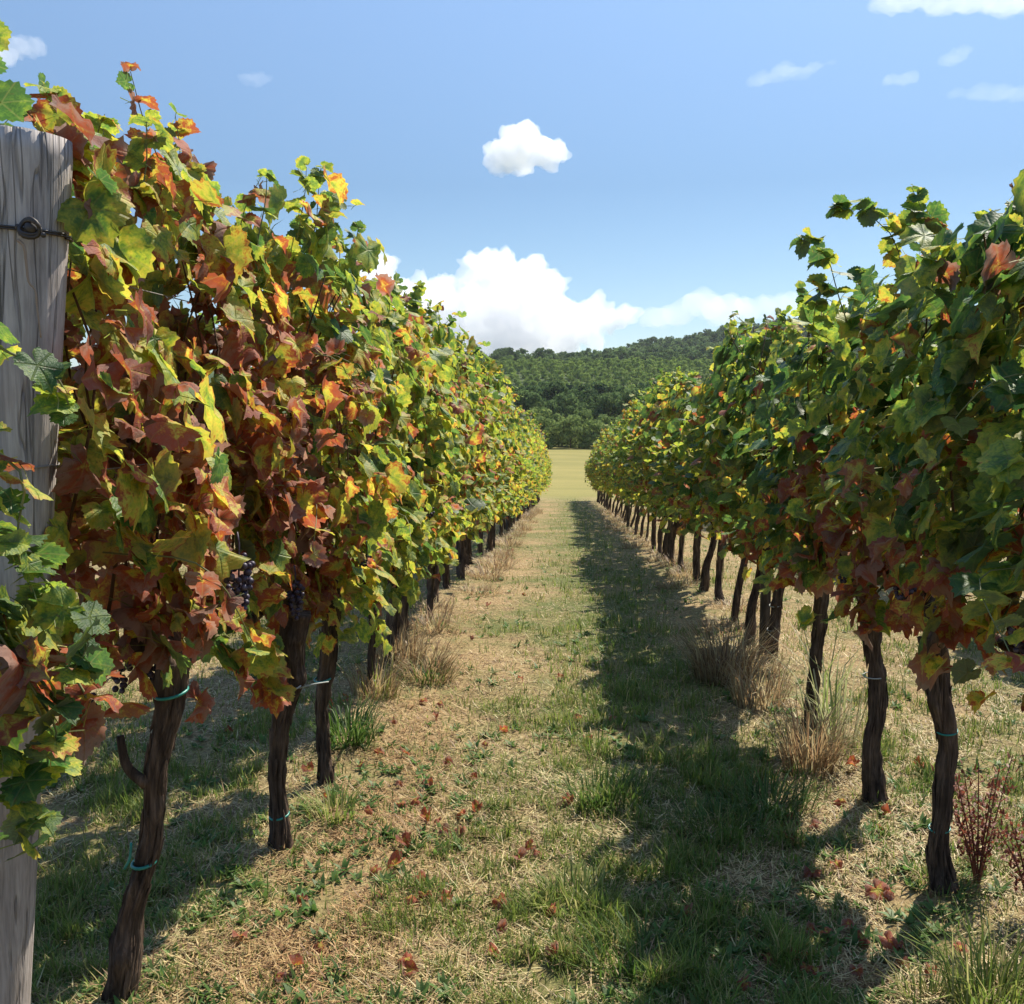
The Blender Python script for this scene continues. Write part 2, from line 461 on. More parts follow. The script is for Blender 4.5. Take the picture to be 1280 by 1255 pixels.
def leaves_arrays(rng, lod, pos, nrm, tip, size, stage, curl=1.0):
    T, rim, L, Tt = TPL[lod]
    N, Mv = len(pos), len(T)
    n = unit(nrm); v = unit(tip - n * np.sum(tip * n, -1, keepdims=True)); u = np.cross(v, n)
    lu = T[:, 0][None] * rng.uniform(.88, 1.1, (N, 1)); lv = T[:, 1][None] * rng.uniform(.9, 1.1, (N, 1))
    r2 = lu ** 2 + lv ** 2; th = np.arctan2(lu, lv)
    age = np.clip(stage, 0, 1)[:, None]
    curl = curl * (.85 + .75 * age)
    a = rng.uniform(-.12, .42, (N, 1)) * curl; b = rng.uniform(-.55, .05, (N, 1)) * curl
    c = rng.uniform(.04, .15, (N, 1)) * (1 + age) * curl; ph = rng.uniform(0, 6.3, (N, 1))
    d = rng.uniform(-.40, .12, (N, 1)) * (.5 + age) * curl
    w = a * np.abs(lu) + b * lv * np.abs(lv) + c * r2 * np.sin(3 * th + ph) + .5 * c * r2 * np.sin(7 * th + 2 * ph) + d * (rim[None] ** 3) * (.4 + .6 * np.cos(th - ph) ** 2)
    P = pos[:, None] + size[:, None, None] * (lu[..., None] * u[:, None] + lv[..., None] * v[:, None] + w[..., None] * n[:, None])
    co = np.stack([np.broadcast_to(T[:, 0], (N, Mv)), np.broadcast_to(T[:, 1], (N, Mv)), np.broadcast_to(rim, (N, Mv))], -1)
    rnd = rng.uniform(0, 1, (N, 2))
    ti = np.stack([np.broadcast_to(stage[:, None], (N, Mv)), np.broadcast_to(rnd[:, :1], (N, Mv)), np.broadcast_to(rnd[:, 1:], (N, Mv))], -1)
    LL = (L[None] + (np.arange(N) * Mv)[:, None]).ravel()
    P, Tall, co, ti = P.reshape(-1, 3), np.tile(Tt, N), co.reshape(-1, 3), ti.reshape(-1, 3)
    if lod == 'hi':                           # leaf stalks: thin bent ribbons running back into the vine
        d1 = unit(-v * .9 - n * .45 + rng.normal(size=(N, 3)) * .3); d2 = unit(d1 - n * .6 + np.array([0, 0, .25]))
        m = pos + d1 * size[:, None] * .55; e = m + d2 * size[:, None] * .55
        wd = u * .0016; wd2 = n * .0016
        Q = np.stack([pos - wd, pos + wd, m + wd2, m - wd2, e + wd, e - wd], 1)
        off = len(P)
        LL = np.concatenate([LL, (np.array([0, 1, 2, 3, 3, 2, 4, 5])[None] + off + (np.arange(N) * 6)[:, None]).ravel()])
        Tall = np.concatenate([Tall, np.full(N * 2, 4)])
        P = np.concatenate([P, Q.reshape(-1, 3)])
        co = np.concatenate([co, np.zeros((N * 6, 3))])
        ti = np.concatenate([ti, np.repeat(np.stack([np.full(N, .52), rnd[:, 0], rnd[:, 1]], -1), 6, 0)])
    return P, LL, Tall, co, ti

def leaves_mesh(name, parts):
    Vs, Ls, Ts, Cs, Is = [], [], [], [], []; off = 0
    for V, L, T, c, t in parts:
        Vs.append(V); Ls.append(L + off); Ts.append(T); Cs.append(c); Is.append(t); off += len(V)
    me = mesh_np(name, np.concatenate(Vs), np.concatenate(Ls), np.concatenate(Ts), {'leaf_co': np.concatenate(Cs), 'leaf_tint': np.concatenate(Is)})
    me.materials.append(M_LEAF)
    return me

# autumn stage: 0 green, .3 yellow green, .48 yellow, .6 orange, .75 red, 1 bronze
def mixstage(rng, n, w):                      # w: weights of green, yellow green, yellow, orange/red, bronze
    lo = np.array([0.0, .20, .38, .54, .78]); hi = np.array([.14, .34, .50, .76, 1.05])
    k = rng.choice(5, n, p=np.array(w) / sum(w))
    return rng.uniform(lo[k], hi[k])

PAL = {
    'red_near': lambda z: (.05, .15, .21, .38, .21) if z < 1.85 else (.14, .24, .20, .25, .17),
    'turning': lambda z: (.10, .50, .24, .10, .06),
    'yellow': lambda z: (.08, .55, .28, .07, .02),
    'shade_near': lambda z: (.10, .16, .14, .46, .14) if z < 1.12 else ((.46, .26, .10, .13, .05) if z < 1.45 else (.46, .34, .14, .02, .04)),
    'shade_mid': lambda z: (.30, .28, .14, .21, .07) if z < 1.05 else (.42, .36, .16, .04, .02),
    'shade_far': lambda z: (.24, .46, .22, .07, .01),
    'green_tip': lambda z: (.40, .50, .10, 0, 0),
    'pale': lambda z: (.36, .46, .10, .05, .03),
}

def sprays(rng, lod, path, n_leaves, size0, size1, pal, spread=0.05):
    """Leaves set alternately along a shoot, shrinking to its tip."""
    P = spline(path, max(n_leaves, 4))[:n_leaves] if n_leaves >= 4 else np.asarray(path)[:n_leaves]
    n = len(P)
    out = unit(rng.normal(size=(n, 3)) + np.array([0, 0, .1]))
    tip = out + np.array([0, 0, -.5])
    nrm = unit(rng.normal(size=(n, 3)) * .6 + np.array([0, 0, .9]) + .35 * sun_dir)
    s = np.linspace(size0, size1, n) * rng.uniform(.8, 1.2, n)
    zz = P[:, 2]
    st = np.array([mixstage(rng, 1, PAL[pal](z))[0] for z in zz])
    return leaves_arrays(rng, lod, P + out * spread * np.linspace(1, .4, n)[:, None], nrm, tip, s, st, .8)

def hedge(rng, lod, n, ztop, zlo, pal, size, thick=.27, half=.50, top_shoots=3, side_shoots=3, lift=0.0):
    """One vine's share of the leaf wall, round its own trunk at (0, 0)."""
    y = rng.uniform(-half, half, n)
    zt = ztop + .10 * np.sin(y * 7 + rng.uniform(0, 6)) + .06 * np.sin(y * 17 + rng.uniform(0, 6))
    zb = zlo + .09 * np.sin(y * 6 + rng.uniform(0, 6)) + .08 * np.sin(y * 15 + rng.uniform(0, 6))
    f = rng.beta(1.05, 1.15, n)
    z = zb + f * (zt - zb)
    wth = thick * (1 - .55 * f ** 3) * (.45 + .55 * np.sin(np.clip(f * 3.2, 0, 1.57))) * (1 + .25 * np.sin(y * 9 + z * 5 + rng.uniform(0, 6)))
    side = np.where(rng.uniform(size=n) < .5, -1.0, 1.0)
    x = side * wth * np.sqrt(rng.uniform(.04, 1.2, n))
    if lift: x = np.where(x * lift > 0, x * .62, x)
    z = z + abs(lift) * np.clip(np.sign(lift) * x / .2, 0, 1) * (1 - f) ** 1.5      # the side away from the path ends higher
    pos = np.stack([x, y, z], -1)
    nrm = np.stack([side * .75, np.zeros(n), np.full(n, .45)], -1) + .30 * sun_dir + rng.normal(size=(n, 3)) * .42
    tip = np.stack([side * .45, rng.normal(size=n) * .6, np.full(n, -.9)], -1) + rng.normal(size=(n, 3)) * .25
    s = size * rng.uniform(.55, 1.22, n)
    q = np.array([PAL[pal](zz) for zz in (z + rng.normal(size=n) * .12)])
    cum = np.cumsum(q / q.sum(1, keepdims=True), 1)
    fld = np.zeros(n)
    for _ in range(4):
        kx, ky, kz, ph = rng.normal() * 3, rng.normal() * 7, rng.normal() * 6, rng.uniform(0, 6.3)
        fld += np.sin(x * kx + y * ky + z * kz + ph) * .707
    gsn = .62 * fld / 1.0 * .5 * 2 ** .5 + .78 * rng.normal(size=n)
    uq = .5 * (1 + np.tanh(gsn * .8))
    k = np.clip((uq[:, None] > cum).sum(1), 0, 4)
    patch = .10 * np.sin(y * 8 + z * 6 + rng.uniform(0, 6))
    st = rng.uniform(np.array([0.0, .20, .38, .54, .78])[k], np.array([.14, .34, .50, .76, 1.05])[k]) + patch * .5
    hole = np.zeros(n)
    for _ in range(5): hole += np.sin(y * rng.normal() * 13 + z * rng.normal() * 11 + rng.uniform(0, 6.3))
    keep = (hole > -1.5) | (rng.uniform(size=n) < .25)
    parts = [leaves_arrays(rng, lod, pos[keep], nrm[keep], tip[keep], s[keep], np.clip(st, 0, 1.1)[keep])]
    stems = []
    for i in range(top_shoots):
        y0 = rng.uniform(-half, half); h = rng.uniform(.05, .26)
        d = rng.normal(size=2) * .12
        path = [(rng.uniform(-.1, .1), y0, ztop - .15), (d[0] * .5, y0 + d[1] * .5, ztop + h * .45), (d[0], y0 + d[1], ztop + h)]
        parts.append(sprays(rng, lod, path, int(6 + h * 24), size * .95, size * .5, pal if rng.uniform() < .4 else 'green_tip', .04))
        stems.append(path)
    for i in range(side_shoots):
        y0 = rng.uniform(-half, half); sd = rng.choice([-1, 1]); z0 = rng.uniform(zlo + .28, ztop - .3)
        path = [(sd * .1, y0, z0), (sd * (thick + .06), y0 + rng.normal() * .08, z0 - .02), (sd * (thick + .13), y0 + rng.normal() * .12, z0 - rng.uniform(.10, .30))]
        parts.append(sprays(rng, lod, path, 7, size * .95, size * .55, pal, .04))
        stems.append(path)
    return parts, stems

# ------------------------------------------------------------------ vine wood
def trunk_mesh(name, pts, rng, k=30, n=60, stub=None, mat=None, rough=1.0):
    """pts: (x, y, z, r). Stringy twisting bark ridges and swellings."""
    S = spline(pts, n)
    wob = np.array([[mnoise.noise(Vector((z * 6.0, len(pts), float(rng_s)))) for z in S[:, 2]] for rng_s in (rng.uniform(0, 40), rng.uniform(0, 40))])
    S[:, 0] += wob[0] * .35 * S[:, 3]; S[:, 1] += wob[1] * .35 * S[:, 3]
    a = np.arange(k) * 2 * math.pi / k
    sd = rng.uniform(0, 50)
    knots = [(rng.uniform(0, 6.28), rng.uniform(S[0][2] + .1, S[-1][2]), rng.uniform(.18, .42), rng.uniform(.018, .035)) for _ in range(6)]
    V = []
    for i in range(n):
        x, y, z, r = S[i]
        tw = a + z * 1.4
        rr = np.empty(k)
        for j in range(k):
            ca, sa = math.cos(tw[j]), math.sin(tw[j])
            e = .60 * mnoise.noise(Vector((ca * 1.3 + sd, sa * 1.3, z * 6.0))) + .46 * mnoise.noise(Vector((ca * 4.2 + sd, sa * 4.2, z * 5.0))) + .36 * mnoise.noise(Vector((ca * 9 + sd, sa * 9, z * 14)))
            q_ = 0.0
            for ka, kz, kh, kw in knots:
                dd = (abs((a[j] - ka + math.pi) % (2 * math.pi) - math.pi) * r) ** 2 + (z - kz) ** 2
                q_ += kh * math.exp(-dd / (kw * kw))
            rr[j] = r * (1 + rough * .72 * e + q_)
        V.append(np.stack([x + rr * np.cos(a), y + rr * np.sin(a), np.full(k, z)], -1))
    b = MB()
    V = np.concatenate(V)
    fs = [(i * k + j, i * k + (j + 1) % k, (i + 1) * k + (j + 1) % k, (i + 1) * k + j) for i in range(n - 1) for j in range(k)]
    fs.append(tuple((n - 1) * k + j for j in range(k)))
    b.add(V, fs)
    for st in (stub or []):
        b.tube(spline(st[0], 8), np.linspace(st[1], st[1] * .6, 8), 9)
    # loose strips of bark hanging off the stem
    for q in range(int(48 * rough) if n > 40 else (16 if n > 20 else 0)):
        i0 = rng.integers(2, n - 14); ang = rng.uniform(0, 6.28); lift_ = rng.uniform(.05, .35)
        m = 9
        path = []
        for t in range(m):
            x, y, z, r = S[i0 + t]
            o = r * (1.03 + lift_ * ((t / (m - 1)) ** 3 if q % 2 else (1 - t / (m - 1)) ** 3) + .05 * rng.uniform())
            path.append((x + o * math.cos(ang + z * 1.4), y + o * math.sin(ang + z * 1.4), z))
        b.tube(path, np.array([.001, .003, .004, .0045, .005, .0045, .004, .003, .001]) * rng.uniform(.7, 1.3), 5, False)
    return b.mesh(name, mat or M_BARK)

def band(center, r, z, mat, tilt=0.1, tail=None, th=.0035):
    b = MB()
    t = np.linspace(0, 2 * math.pi, 25)
    b.tube(np.stack([center[0] + r * np.cos(t), center[1] + r * np.sin(t), z + tilt * r * np.sin(t + .7)], -1), th, 6, False)
    if tail is not None: b.tube(spline(tail, 8), th * .8, 6)
    return b.mesh('tie', mat)

def tubes_obj(name, paths, rad, mat, parent, n=12):
    for p in paths:
        b = MB(); S = spline(p, n)
        b.tube(S, np.linspace(rad, rad * .45, n), 6)
        link(name, b.mesh(name, mat), parent)

def cluster_mesh(rng, length, width, n, r):
    b = MB()
    pts = []
    for i in range(n * 6):
        f = rng.uniform() ** .8
        w = width * (1 - .75 * f) * (0.35 + .65 * min(1, f * 5))
        a = rng.uniform(0, 6.28); q = math.sqrt(rng.uniform(.3, 1))
        p = np.array([w * q * math.cos(a), w * q * math.sin(a), -f * length - r])
        if all(np.linalg.norm(p - o) > r * 1.65 for o in pts): pts.append(p)
        if len(pts) >= n: break
    for p in pts: b.ball(p, r * rng.uniform(.85, 1.08), 10, 7)
    b.tube([(0, 0, .05), (.004, 0, .02), (0, 0, -length * .7)], .0025, 6)
    return b.mesh('grape_cluster', M_GRAPE)

def vine(name, loc, rng, lod, trunk_pts, hedge_args, ties=(), clusters=(), stub=None, extra=None, canes=True, seg=(46, 76), arms=True):
    root = empty(name, loc)
    link('trunk', trunk_mesh('trunk', trunk_pts, rng, seg[0], seg[1], stub), root)
    top = trunk_pts[-1]
    if arms:
        for s in (-1, 1):
            b = MB()
            p = spline([(top[0], top[1], top[2] - .03), (top[0] * .7, top[1] * .7 + s * .10, top[2] + .07), (0, s * .28, .90 + rng.normal() * .02), (rng.normal() * .02, s * .46, .90)], 14)
            b.tube(p, np.linspace(.024, .010, 14) * rng.uniform(.9, 1.15, 14), 9)
            link('cordon', b.mesh('cordon', M_BARK), root)
    parts, stems = hedge(rng, lod, **hedge_args)
    if extra: parts = parts + extra[0]
    link('foliage', leaves_mesh('foliage', parts), root)
    if canes:
        cp_ = []
        for i in range(5):
            y0 = -.42 + .2 * i + rng.normal() * .03
            cp_.append([(0, y0, .9), (rng.normal() * .05, y0 + rng.normal() * .04, 1.25), (rng.normal() * .08, y0 + rng.normal() * .08, 1.65), (rng.normal() * .08, y0 + rng.normal() * .1, 2.0)])
        tubes_obj('cane', cp_, .0055, M_CANE, root)
        tubes_obj('shoot', stems + (extra[1] if extra else []), .0024, M_SHOOT, root, 10)
    for t in ties: link('tie', t, root)
    for (x, y, z, L_, W_, n_) in clusters:
        link('grape_cluster', cluster_mesh(rng, L_, W_, n_, .0085), root, (x, y, z))
    return root

LX, RX = -1.10, 1.25
def gz(x, y): return float(ground(x, y))

def local_trunk(base_xy, pix, Y, radii):
    """Stem points traced from the photo at the stem's own distance, relative to its base."""
    out = []
    gb = gz(*base_xy)
    for (px, py), r, dy in zip(pix, np.array(radii) * .80, np.linspace(0, .03, len(pix))):
        p = at(px, py, Y)
        out.append((p[0] - base_xy[0], dy, p[2] - gb, r))
    out[0] = (out[0][0], 0, -.05, radii[0])
    return out

# extra sprays that stand out against the sky or hang in front of the post
def spray_px(rng, lod, pix, Y, n, s0, s1, pal, origin):
    path = [at(px, py, y_) - origin for (px, py), y_ in zip(pix, np.linspace(Y[0], Y[1], len(pix)))]
    return sprays(rng, lod, path, n, s0, s1, pal, .035), path

left_specs, right_specs = [], []
def near_left():
    # the stem out of frame beside the post carries the shoots hanging before the post
    rng = np.random.default_rng(11)
    y0 = 1.72
    o = np.array([LX - .05, y0, gz(LX - .05, y0)])
    ex = []; st = []
    for pix, Y, n, s0, s1, pal in (
        ([(-60, 400), (10, 440), (70, 470), (90, 520)], (1.7, 1.78), 10, .046, .036, 'green_tip'),
        ([(-70, 500), (-10, 560), (30, 600), (20, 680), (40, 740)], (1.72, 1.7), 16, .048, .038, 'pale'),
        ([(-60, 620), (20, 690), (70, 740), (110, 800), (90, 840)], (1.78, 1.72), 16, .056, .044, 'green_tip'),
        ([(-70, 700), (-10, 780), (40, 860), (70, 910), (60, 960)], (1.66, 1.70), 18, .058, .046, 'pale'),
        ([(-70, 820), (-20, 900), (20, 960), (40, 1010), (30, 1060)], (1.64, 1.70), 17, .054, .042, 'pale'),
        ([(30, 800), (80, 830), (110, 880), (90, 910)], (1.90, 1.85), 8, .060, .055, 'red_near'),
        ):
        a, p = spray_px(rng, 'hi', pix, Y, n, s0, s1, pal, o); ex.append(a); st.append(p)
    a, _ = hedge(rng, 'hi', 52, 1.24, .90, 'pale', .056, .15, .16, 0, 0)      # drooping share of leaves on the path side
    ex += [(V + np.array([.05, .0, 0]), L, T, c, t) for V, L, T, c, t in a]
    v = vine('grapevine', o, rng, 'hi', [(0, 0, -.05, .05), (.02, 0, .3, .045), (-.02, .02, .6, .042), (0, 0, .84, .045)],
             dict(n=60, ztop=1.22, zlo=.92, pal='pale', size=.056, thick=.15, half=.17, top_shoots=0, side_shoots=0), extra=(ex, st), arms=False, canes=False)
    tubes_obj('shoot', st, .0035, M_SHOOT, v, 10)
    for ch in v.children:
        if ch.name.startswith('foliage_none'): ch.location = (0, 0, 0)
    tag(v, 'grapevine whose green and yellow shoots hang in front of the grey post', 'grapevine', 'grapevines of the row behind the grey post')
    return v
near_left()

ORD = ['first', 'second', 'third', 'fourth', 'fifth', 'sixth', 'seventh', 'eighth', 'ninth', 'tenth', 'eleventh', 'twelfth']
GL, GR, GO = 'grapevines of the row behind the grey post', 'grapevines of the row shading the path', 'grapevines of the outer row behind the shading row'

def build_near():
    # ---- row behind the grey post
    rng = np.random.default_rng(21)
    b1 = ground_px(150, 1250); Y1 = b1[1]
    o = (b1[0], b1[1], gz(*b1))
    tp = local_trunk(b1, [(150, 1250), (163, 1150), (186, 1050), (194, 960), (206, 890), (214, 830)], Y1, [.042, .033, .030, .033, .038, .052])
    zt = tp[3]
    t1 = at(178, 1080, Y1); t2 = at(210, 868, Y1)
    ties = [band((t1[0] - o[0], .01), .030, t1[2] - o[2], M_TIE, .15, [(.04, -.03, t1[2] - o[2]), (.055, -.03, t1[2] - o[2] + .03), (.06, -.03, t1[2] - o[2] + .07)], .0045),
            band((t2[0] - o[0], .02), .041, t2[2] - o[2], M_TIE, .2, None, .004)]
    c1 = at(297, 690, 2.45); c2 = at(148, 812, 2.5); c3 = at(186, 815, 2.55); c4 = at(105, 862, 2.4)
    cl = [tuple(c1 - np.array(o)) + (.15, .05, 60), tuple(c2 - np.array(o)) + (.10, .04, 34), tuple(c3 - np.array(o)) + (.09, .04, 30), tuple(c4 - np.array(o)) + (.10, .04, 30)]
    stub = [([(zt[0] - .02, -.01, zt[2] - .04), (zt[0] - .065, -.02, zt[2] + .01), (zt[0] - .08, -.02, zt[2] + .09)], .016)]
    ex, st = [], []
    for pix, Y, n, s0, s1, pal in (([(60, 190), (40, 140), (20, 100), (10, 80)], (2.3, 2.3), 9, .06, .035, 'turning'), ([(140, 240), (150, 190), (150, 150), (150, 130)], (2.4, 2.4), 8, .06, .03, 'turning'),
                                   ([(90, 200), (85, 150), (95, 120)], (2.4, 2.4), 5, .06, .045, 'red_near'), ([(300, 300), (312, 240), (314, 205)], (2.9, 2.9), 7, .055, .03, 'green_tip'),
                                   ([(215, 260), (220, 225), (225, 205)], (2.7, 2.7), 5, .05, .03, 'green_tip')):
        a, p = spray_px(rng, 'hi', pix, Y, n, s0, s1, pal, np.array(o)); ex.append(a); st.append(p)
    v = vine('grapevine', o, rng, 'hi', tp, dict(n=790, ztop=2.20, zlo=.88, lift=-.35, pal='red_near', size=.068, thick=.31, half=.56, top_shoots=4, side_shoots=6), ties, cl, stub, (ex, st))
    for ch in v.children:
        if ch.name.startswith(('foliage', 'cane', 'shoot')): ch.location.y += .15
    tag(v, 'thick grapevine beside the grey post, bronze and red leaves, teal ties on its trunk', 'grapevine', GL)

    specs = [(3.60, [(350, 1062), (347, 1005), (346, 950), (352, 890), (362, 830)], [.044, .034, .033, .036, .046], 'red_near', 2.06, .72, 'second grapevine from the grey post, red yellow leaves, teal tie on bent trunk', 640),
             (4.30, [(408, 980), (404, 930), (400, 880), (408, 830)], [.034, .029, .028, .036], 'turning', 2.24, .70, 'third grapevine from the grey post, yellow green leaves turning red above a dark leaning trunk', 600),
             (5.20, [(462, 868), (463, 830), (465, 790), (466, 745)], [.026, .022, .022, .030], 'turning', 2.04, .52, 'fourth grapevine from the grey post, bright yellow green leaves on a thin upright trunk', 600)]
    for i, (Y_, pix, rad, pal, ztop, zlo, lab, n) in enumerate(specs):
        rng = np.random.default_rng(31 + i)
        x0, Y_ = ground_px(*pix[0]); b = (x0, Y_); o = (x0, Y_, gz(*b))
        tp = local_trunk(b, pix, Y_, rad)
        if tp[-1][2] < .7: tp.append((tp[-1][0] + .02, .03, .84, rad[-1]))
        dx = LX - x0
        ties = []; k = len(tp) // 2
        if i == 0:
            q = at(348, 1020, Y_); ties.append(band((q[0] - x0, .01), .033, q[2] - o[2], M_TIE, .2, None, .004))
            q = at(360, 860, Y_); ties.append(band((q[0] - x0, .02), .041, q[2] - o[2], M_PALETIE, .2, [(q[0] - x0 + .04, 0, q[2] - o[2]), (q[0] - x0 + .09, .0, q[2] - o[2] + .015), (q[0] - x0 + .13, .05, q[2] - o[2] + .01)], .003))
        elif i == 1:
            q = at(402, 850, Y_); ties.append(band((q[0] - x0, .02), .034, q[2] - o[2], M_TIE, .2, None, .004))
        else:
            q = at(463, 852, Y_); ties.append(band((q[0] - x0, .02), .024, q[2] - o[2], M_TIE, .2, None, .004))
        cl = [(.2, -.1, .98, .12, .04, 36)] if i < 2 else [(.22, .1, .95, .11, .04, 30)]
        ex, st = [], []
        if i == 1:
            for pix2, n2 in (([(400, 330), (405, 290), (412, 258), (415, 250)], 9), ([(440, 330), (445, 300), (448, 285)], 6), ([(370, 320), (372, 290), (380, 275)], 6)):
                a, p = spray_px(rng, 'hi', pix2, (4.1, 4.1), n2, .06, .035, 'green_tip', np.array(o)); ex.append(a); st.append(p)
        if i == 2:
            for pix2, n2 in (([(485, 410), (488, 370), (490, 350)], 7),):
                a, p = spray_px(rng, 'hi', pix2, (5.1, 5.1), n2, .06, .045, 'green_tip', np.array(o)); ex.append(a); st.append(p)
        v = vine('grapevine', o, rng, 'hi', tp, dict(n=n, ztop=ztop, zlo=zlo, lift=-.35, pal=pal, size=.067, thick=.29, half=.54, top_shoots=4, side_shoots=5), ties, cl, None, (ex, st))
        for ch in v.children:
            if ch.name.startswith(('foliage', 'cane', 'shoot', 'grape')) and not ex: ch.location.x += dx
        tag(v, lab, 'grapevine', GL)

    # ---- row shading the path
    specs = [None,
             (2.48, [(1290, 1330), (1300, 1200), (1310, 1000), (1320, 880)], [.05, .043, .042, .05], 2.02, .86, 'grapevine at the right edge with dark leaves, red ones at its foot', 520),
             (3.33, [(1182, 1112), (1174, 1050), (1186, 940), (1178, 870), (1172, 800)], [.046, .035, .032, .036, .046], 2.04, .84, 'grapevine with two ties on its crooked dark trunk beside the red dock weed', 520),
             (4.10, [(1097, 1000), (1090, 950), (1098, 860), (1092, 790), (1082, 720)], [.048, .040, .039, .041, .046], 1.98, .80, 'grapevine with the thick straight trunk, a green shoot arching against the sky', 490),
             (4.98, [(1014, 912), (1016, 860), (1026, 780), (1030, 710)], [.040, .033, .033, .040], 1.86, .72, 'grapevine with tall pale grass growing round its brown trunk', 470),
             (6.05, [(964, 822), (970, 770), (976, 730), (990, 690)], [.038, .036, .036, .042], 1.84, .62, 'grapevine with a bent leaning trunk and pale twine behind the tall dry grass', 470)]
    for i, spec in enumerate(specs):
        if spec is None: continue
        Y_, pix, rad, ztop, zlo, lab, n = spec
        rng = np.random.default_rng(61 + i)
        if i < 2: x0 = RX
        else: x0, Y_ = ground_px(*pix[0])
        b = (x0, Y_); o = (x0, Y_, gz(*b))
        tp = local_trunk(b, pix, Y_, rad) if i > 1 else [(0, 0, -.05, .05), (.02, 0, .3, .043), (0, 0, .84, .05)]
        ties = []
        if i == 2:
            for py, px in ((1037, 1175), (915, 1184)):
                q = at(px, py, Y_); ties.append(band((q[0] - x0 + .004, .015), .032, q[2] - o[2], M_TIE, .2, None, .003))
        if i == 3:
            q = at(1094, 846, Y_); ties.append(band((q[0] - x0, .02), .039, q[2] - o[2], M_PALETIE, .1, None, .0025))
        if i == 5:
            for py, px in ((757, 970), (787, 967)):
                q = at(px, py, Y_); ties.append(band((q[0] - x0, .02), .036, q[2] - o[2], M_PALETIE, .2, None, .003))
        cl = {1: [(-.1, .1, 1.06, .12, .045, 36)], 2: [(-.1, .2, .98, .12, .045, 36)], 3: [(-.15, .05, 1.0, .12, .045, 34)]}.get(i, [])
        ex, st = [], []
        if i == 3:
            for pix2, n2, s0, s1 in (([(1100, 420), (1125, 350), (1118, 300), (1085, 268), (1055, 258), (1038, 262)], 26, .060, .034), ([(1065, 420), (1048, 370), (1035, 325), (1010, 300), (1000, 305)], 17, .060, .038),
                                     ([(1015, 420), (1020, 380), (1030, 350)], 9, .06, .05)):
                a, p = spray_px(rng, 'hi', pix2, (3.75, 3.6), n2, s0, s1, 'green_tip', np.array(o)); ex.append(a); st.append(p)
        if i == 2:
            for pix2, n2, s0, s1 in (([(1230, 340), (1225, 300), (1235, 265)], 6, .06, .045), ([(1270, 330), (1268, 280), (1275, 240)], 7, .06, .03), ([(1165, 360), (1170, 330), (1175, 310)], 5, .06, .04)):
                a, p = spray_px(rng, 'hi', pix2, (2.9, 2.9), n2, s0, s1, 'shade_near', np.array(o)); ex.append(a); st.append(p)
        v = vine('grapevine', o, rng, 'hi', tp, dict(n=n, ztop=ztop, zlo=zlo, lift=.65, pal='shade_near' if i < 4 else 'shade_mid', size=.068, thick=.27, half=.56, top_shoots=4, side_shoots=5), ties, cl, None, (ex, st))
        tag(v, lab or 'grapevine nearest the camera in the row shading the path', 'grapevine', GR)
build_near()

# ---- the rest of both rows: variants, copied
def proto(seed, pal, ztop, zlo, lod, n, size, lean, canes, r=.029, lift=0.0):
    rng = np.random.default_rng(seed)
    tp = [(0, 0, -.08, r * 1.25)]
    x = y = 0.0
    for z in (.25, .5, .72):
        x += rng.normal() * .03 + lean[0] * .25; y += rng.normal() * .04 + lean[1] * .25
        tp.append((x, y, z, r * rng.uniform(.85, 1.15)))
    tp.append((x * .8, y + .02, .88, r * 1.25))
    return vine('grapevine', (0, 0, 0), rng, lod, tp, dict(n=n, ztop=ztop, zlo=zlo, lift=lift, pal=pal, size=size, thick=.29 - .06 * lift, half=.54, top_shoots=7, side_shoots=9),
                (), [(.2, .1, .95, .11, .04, 26)] if canes and seed % 2 == 0 else (), canes=canes, seg=(16, 34) if lod == 'mid' else (9, 14), arms=canes)

def fill_row(x0, ys_, mids, fars, label_mid, label_far, group, first_ord, jit):
    rng = random.Random(int(x0 * 100) + 7)
    used = set()
    for i, y in enumerate(ys_):
        pool = mids if y < 15.5 else fars
        k = rng.randrange(len(pool))
        if i and len(pool) > 1 and k == prev: k = (k + 1) % len(pool)
        prev = k
        p = pool[k]
        if p.name in used: o = copy_tree(p)
        else: used.add(p.name); o = p
        x = x0 + rng.gauss(0, jit)
        o.location = (x, y, gz(x, y))
        o.scale = (rng.uniform(.85, 1.22), 1, rng.uniform(.90, 1.10) * (1.05 if y > 22 else 1) * (1.06 if y > 33 else 1))
        if y < 15.5 and label_mid: tag(o, label_mid % ORD[min(first_ord + i, 11)] if first_ord + i < 12 else label_far[0], 'grapevine', group)
        else: tag(o, label_far[0] if y < 15.5 else label_far[1], 'grapevine', group)

midL = [proto(101 + i, 'turning' if i % 2 else 'yellow', 2.05 + .05 * (i % 3), .46 + .1 * (i % 2), 'mid', 520, .068, (.0, .1), True, lift=-.35) for i in range(5)]
farL = [proto(121 + i, 'yellow', 2.06 + .06 * (i % 3), .42 + .12 * (i % 2), 'low', 360, .076, (0, .1), False, .025, -.35) for i in range(5)]
midR = [proto(141 + i, 'shade_mid' if i % 2 else 'shade_far', 1.86 + .06 * (i % 3), .60 + .1 * (i % 2), 'mid', 400, .068, (.15, .18), True, .025, .35) for i in range(5)]
farR = [proto(161 + i, 'shade_far', 1.9 + .06 * (i % 3), .60 + .1 * (i % 2), 'low', 290, .076, (.17, .20), False, .021, .35) for i in range(5)]
outR = [proto(181 + i, 'shade_far', 2.0, .84, 'low', 230, .076, (.1, .1), False, .036) for i in range(3)]
fill_row(LX, np.arange(5.95, 43.5, .85), midL, farL, '%s grapevine counted from the grey post along its row, yellow green leaves',
         ('grapevine with yellow green leaves in the middle stretch of the row behind the post', 'distant grapevine with small yellow leaves far along the row behind the post'), GL, 4, .03)
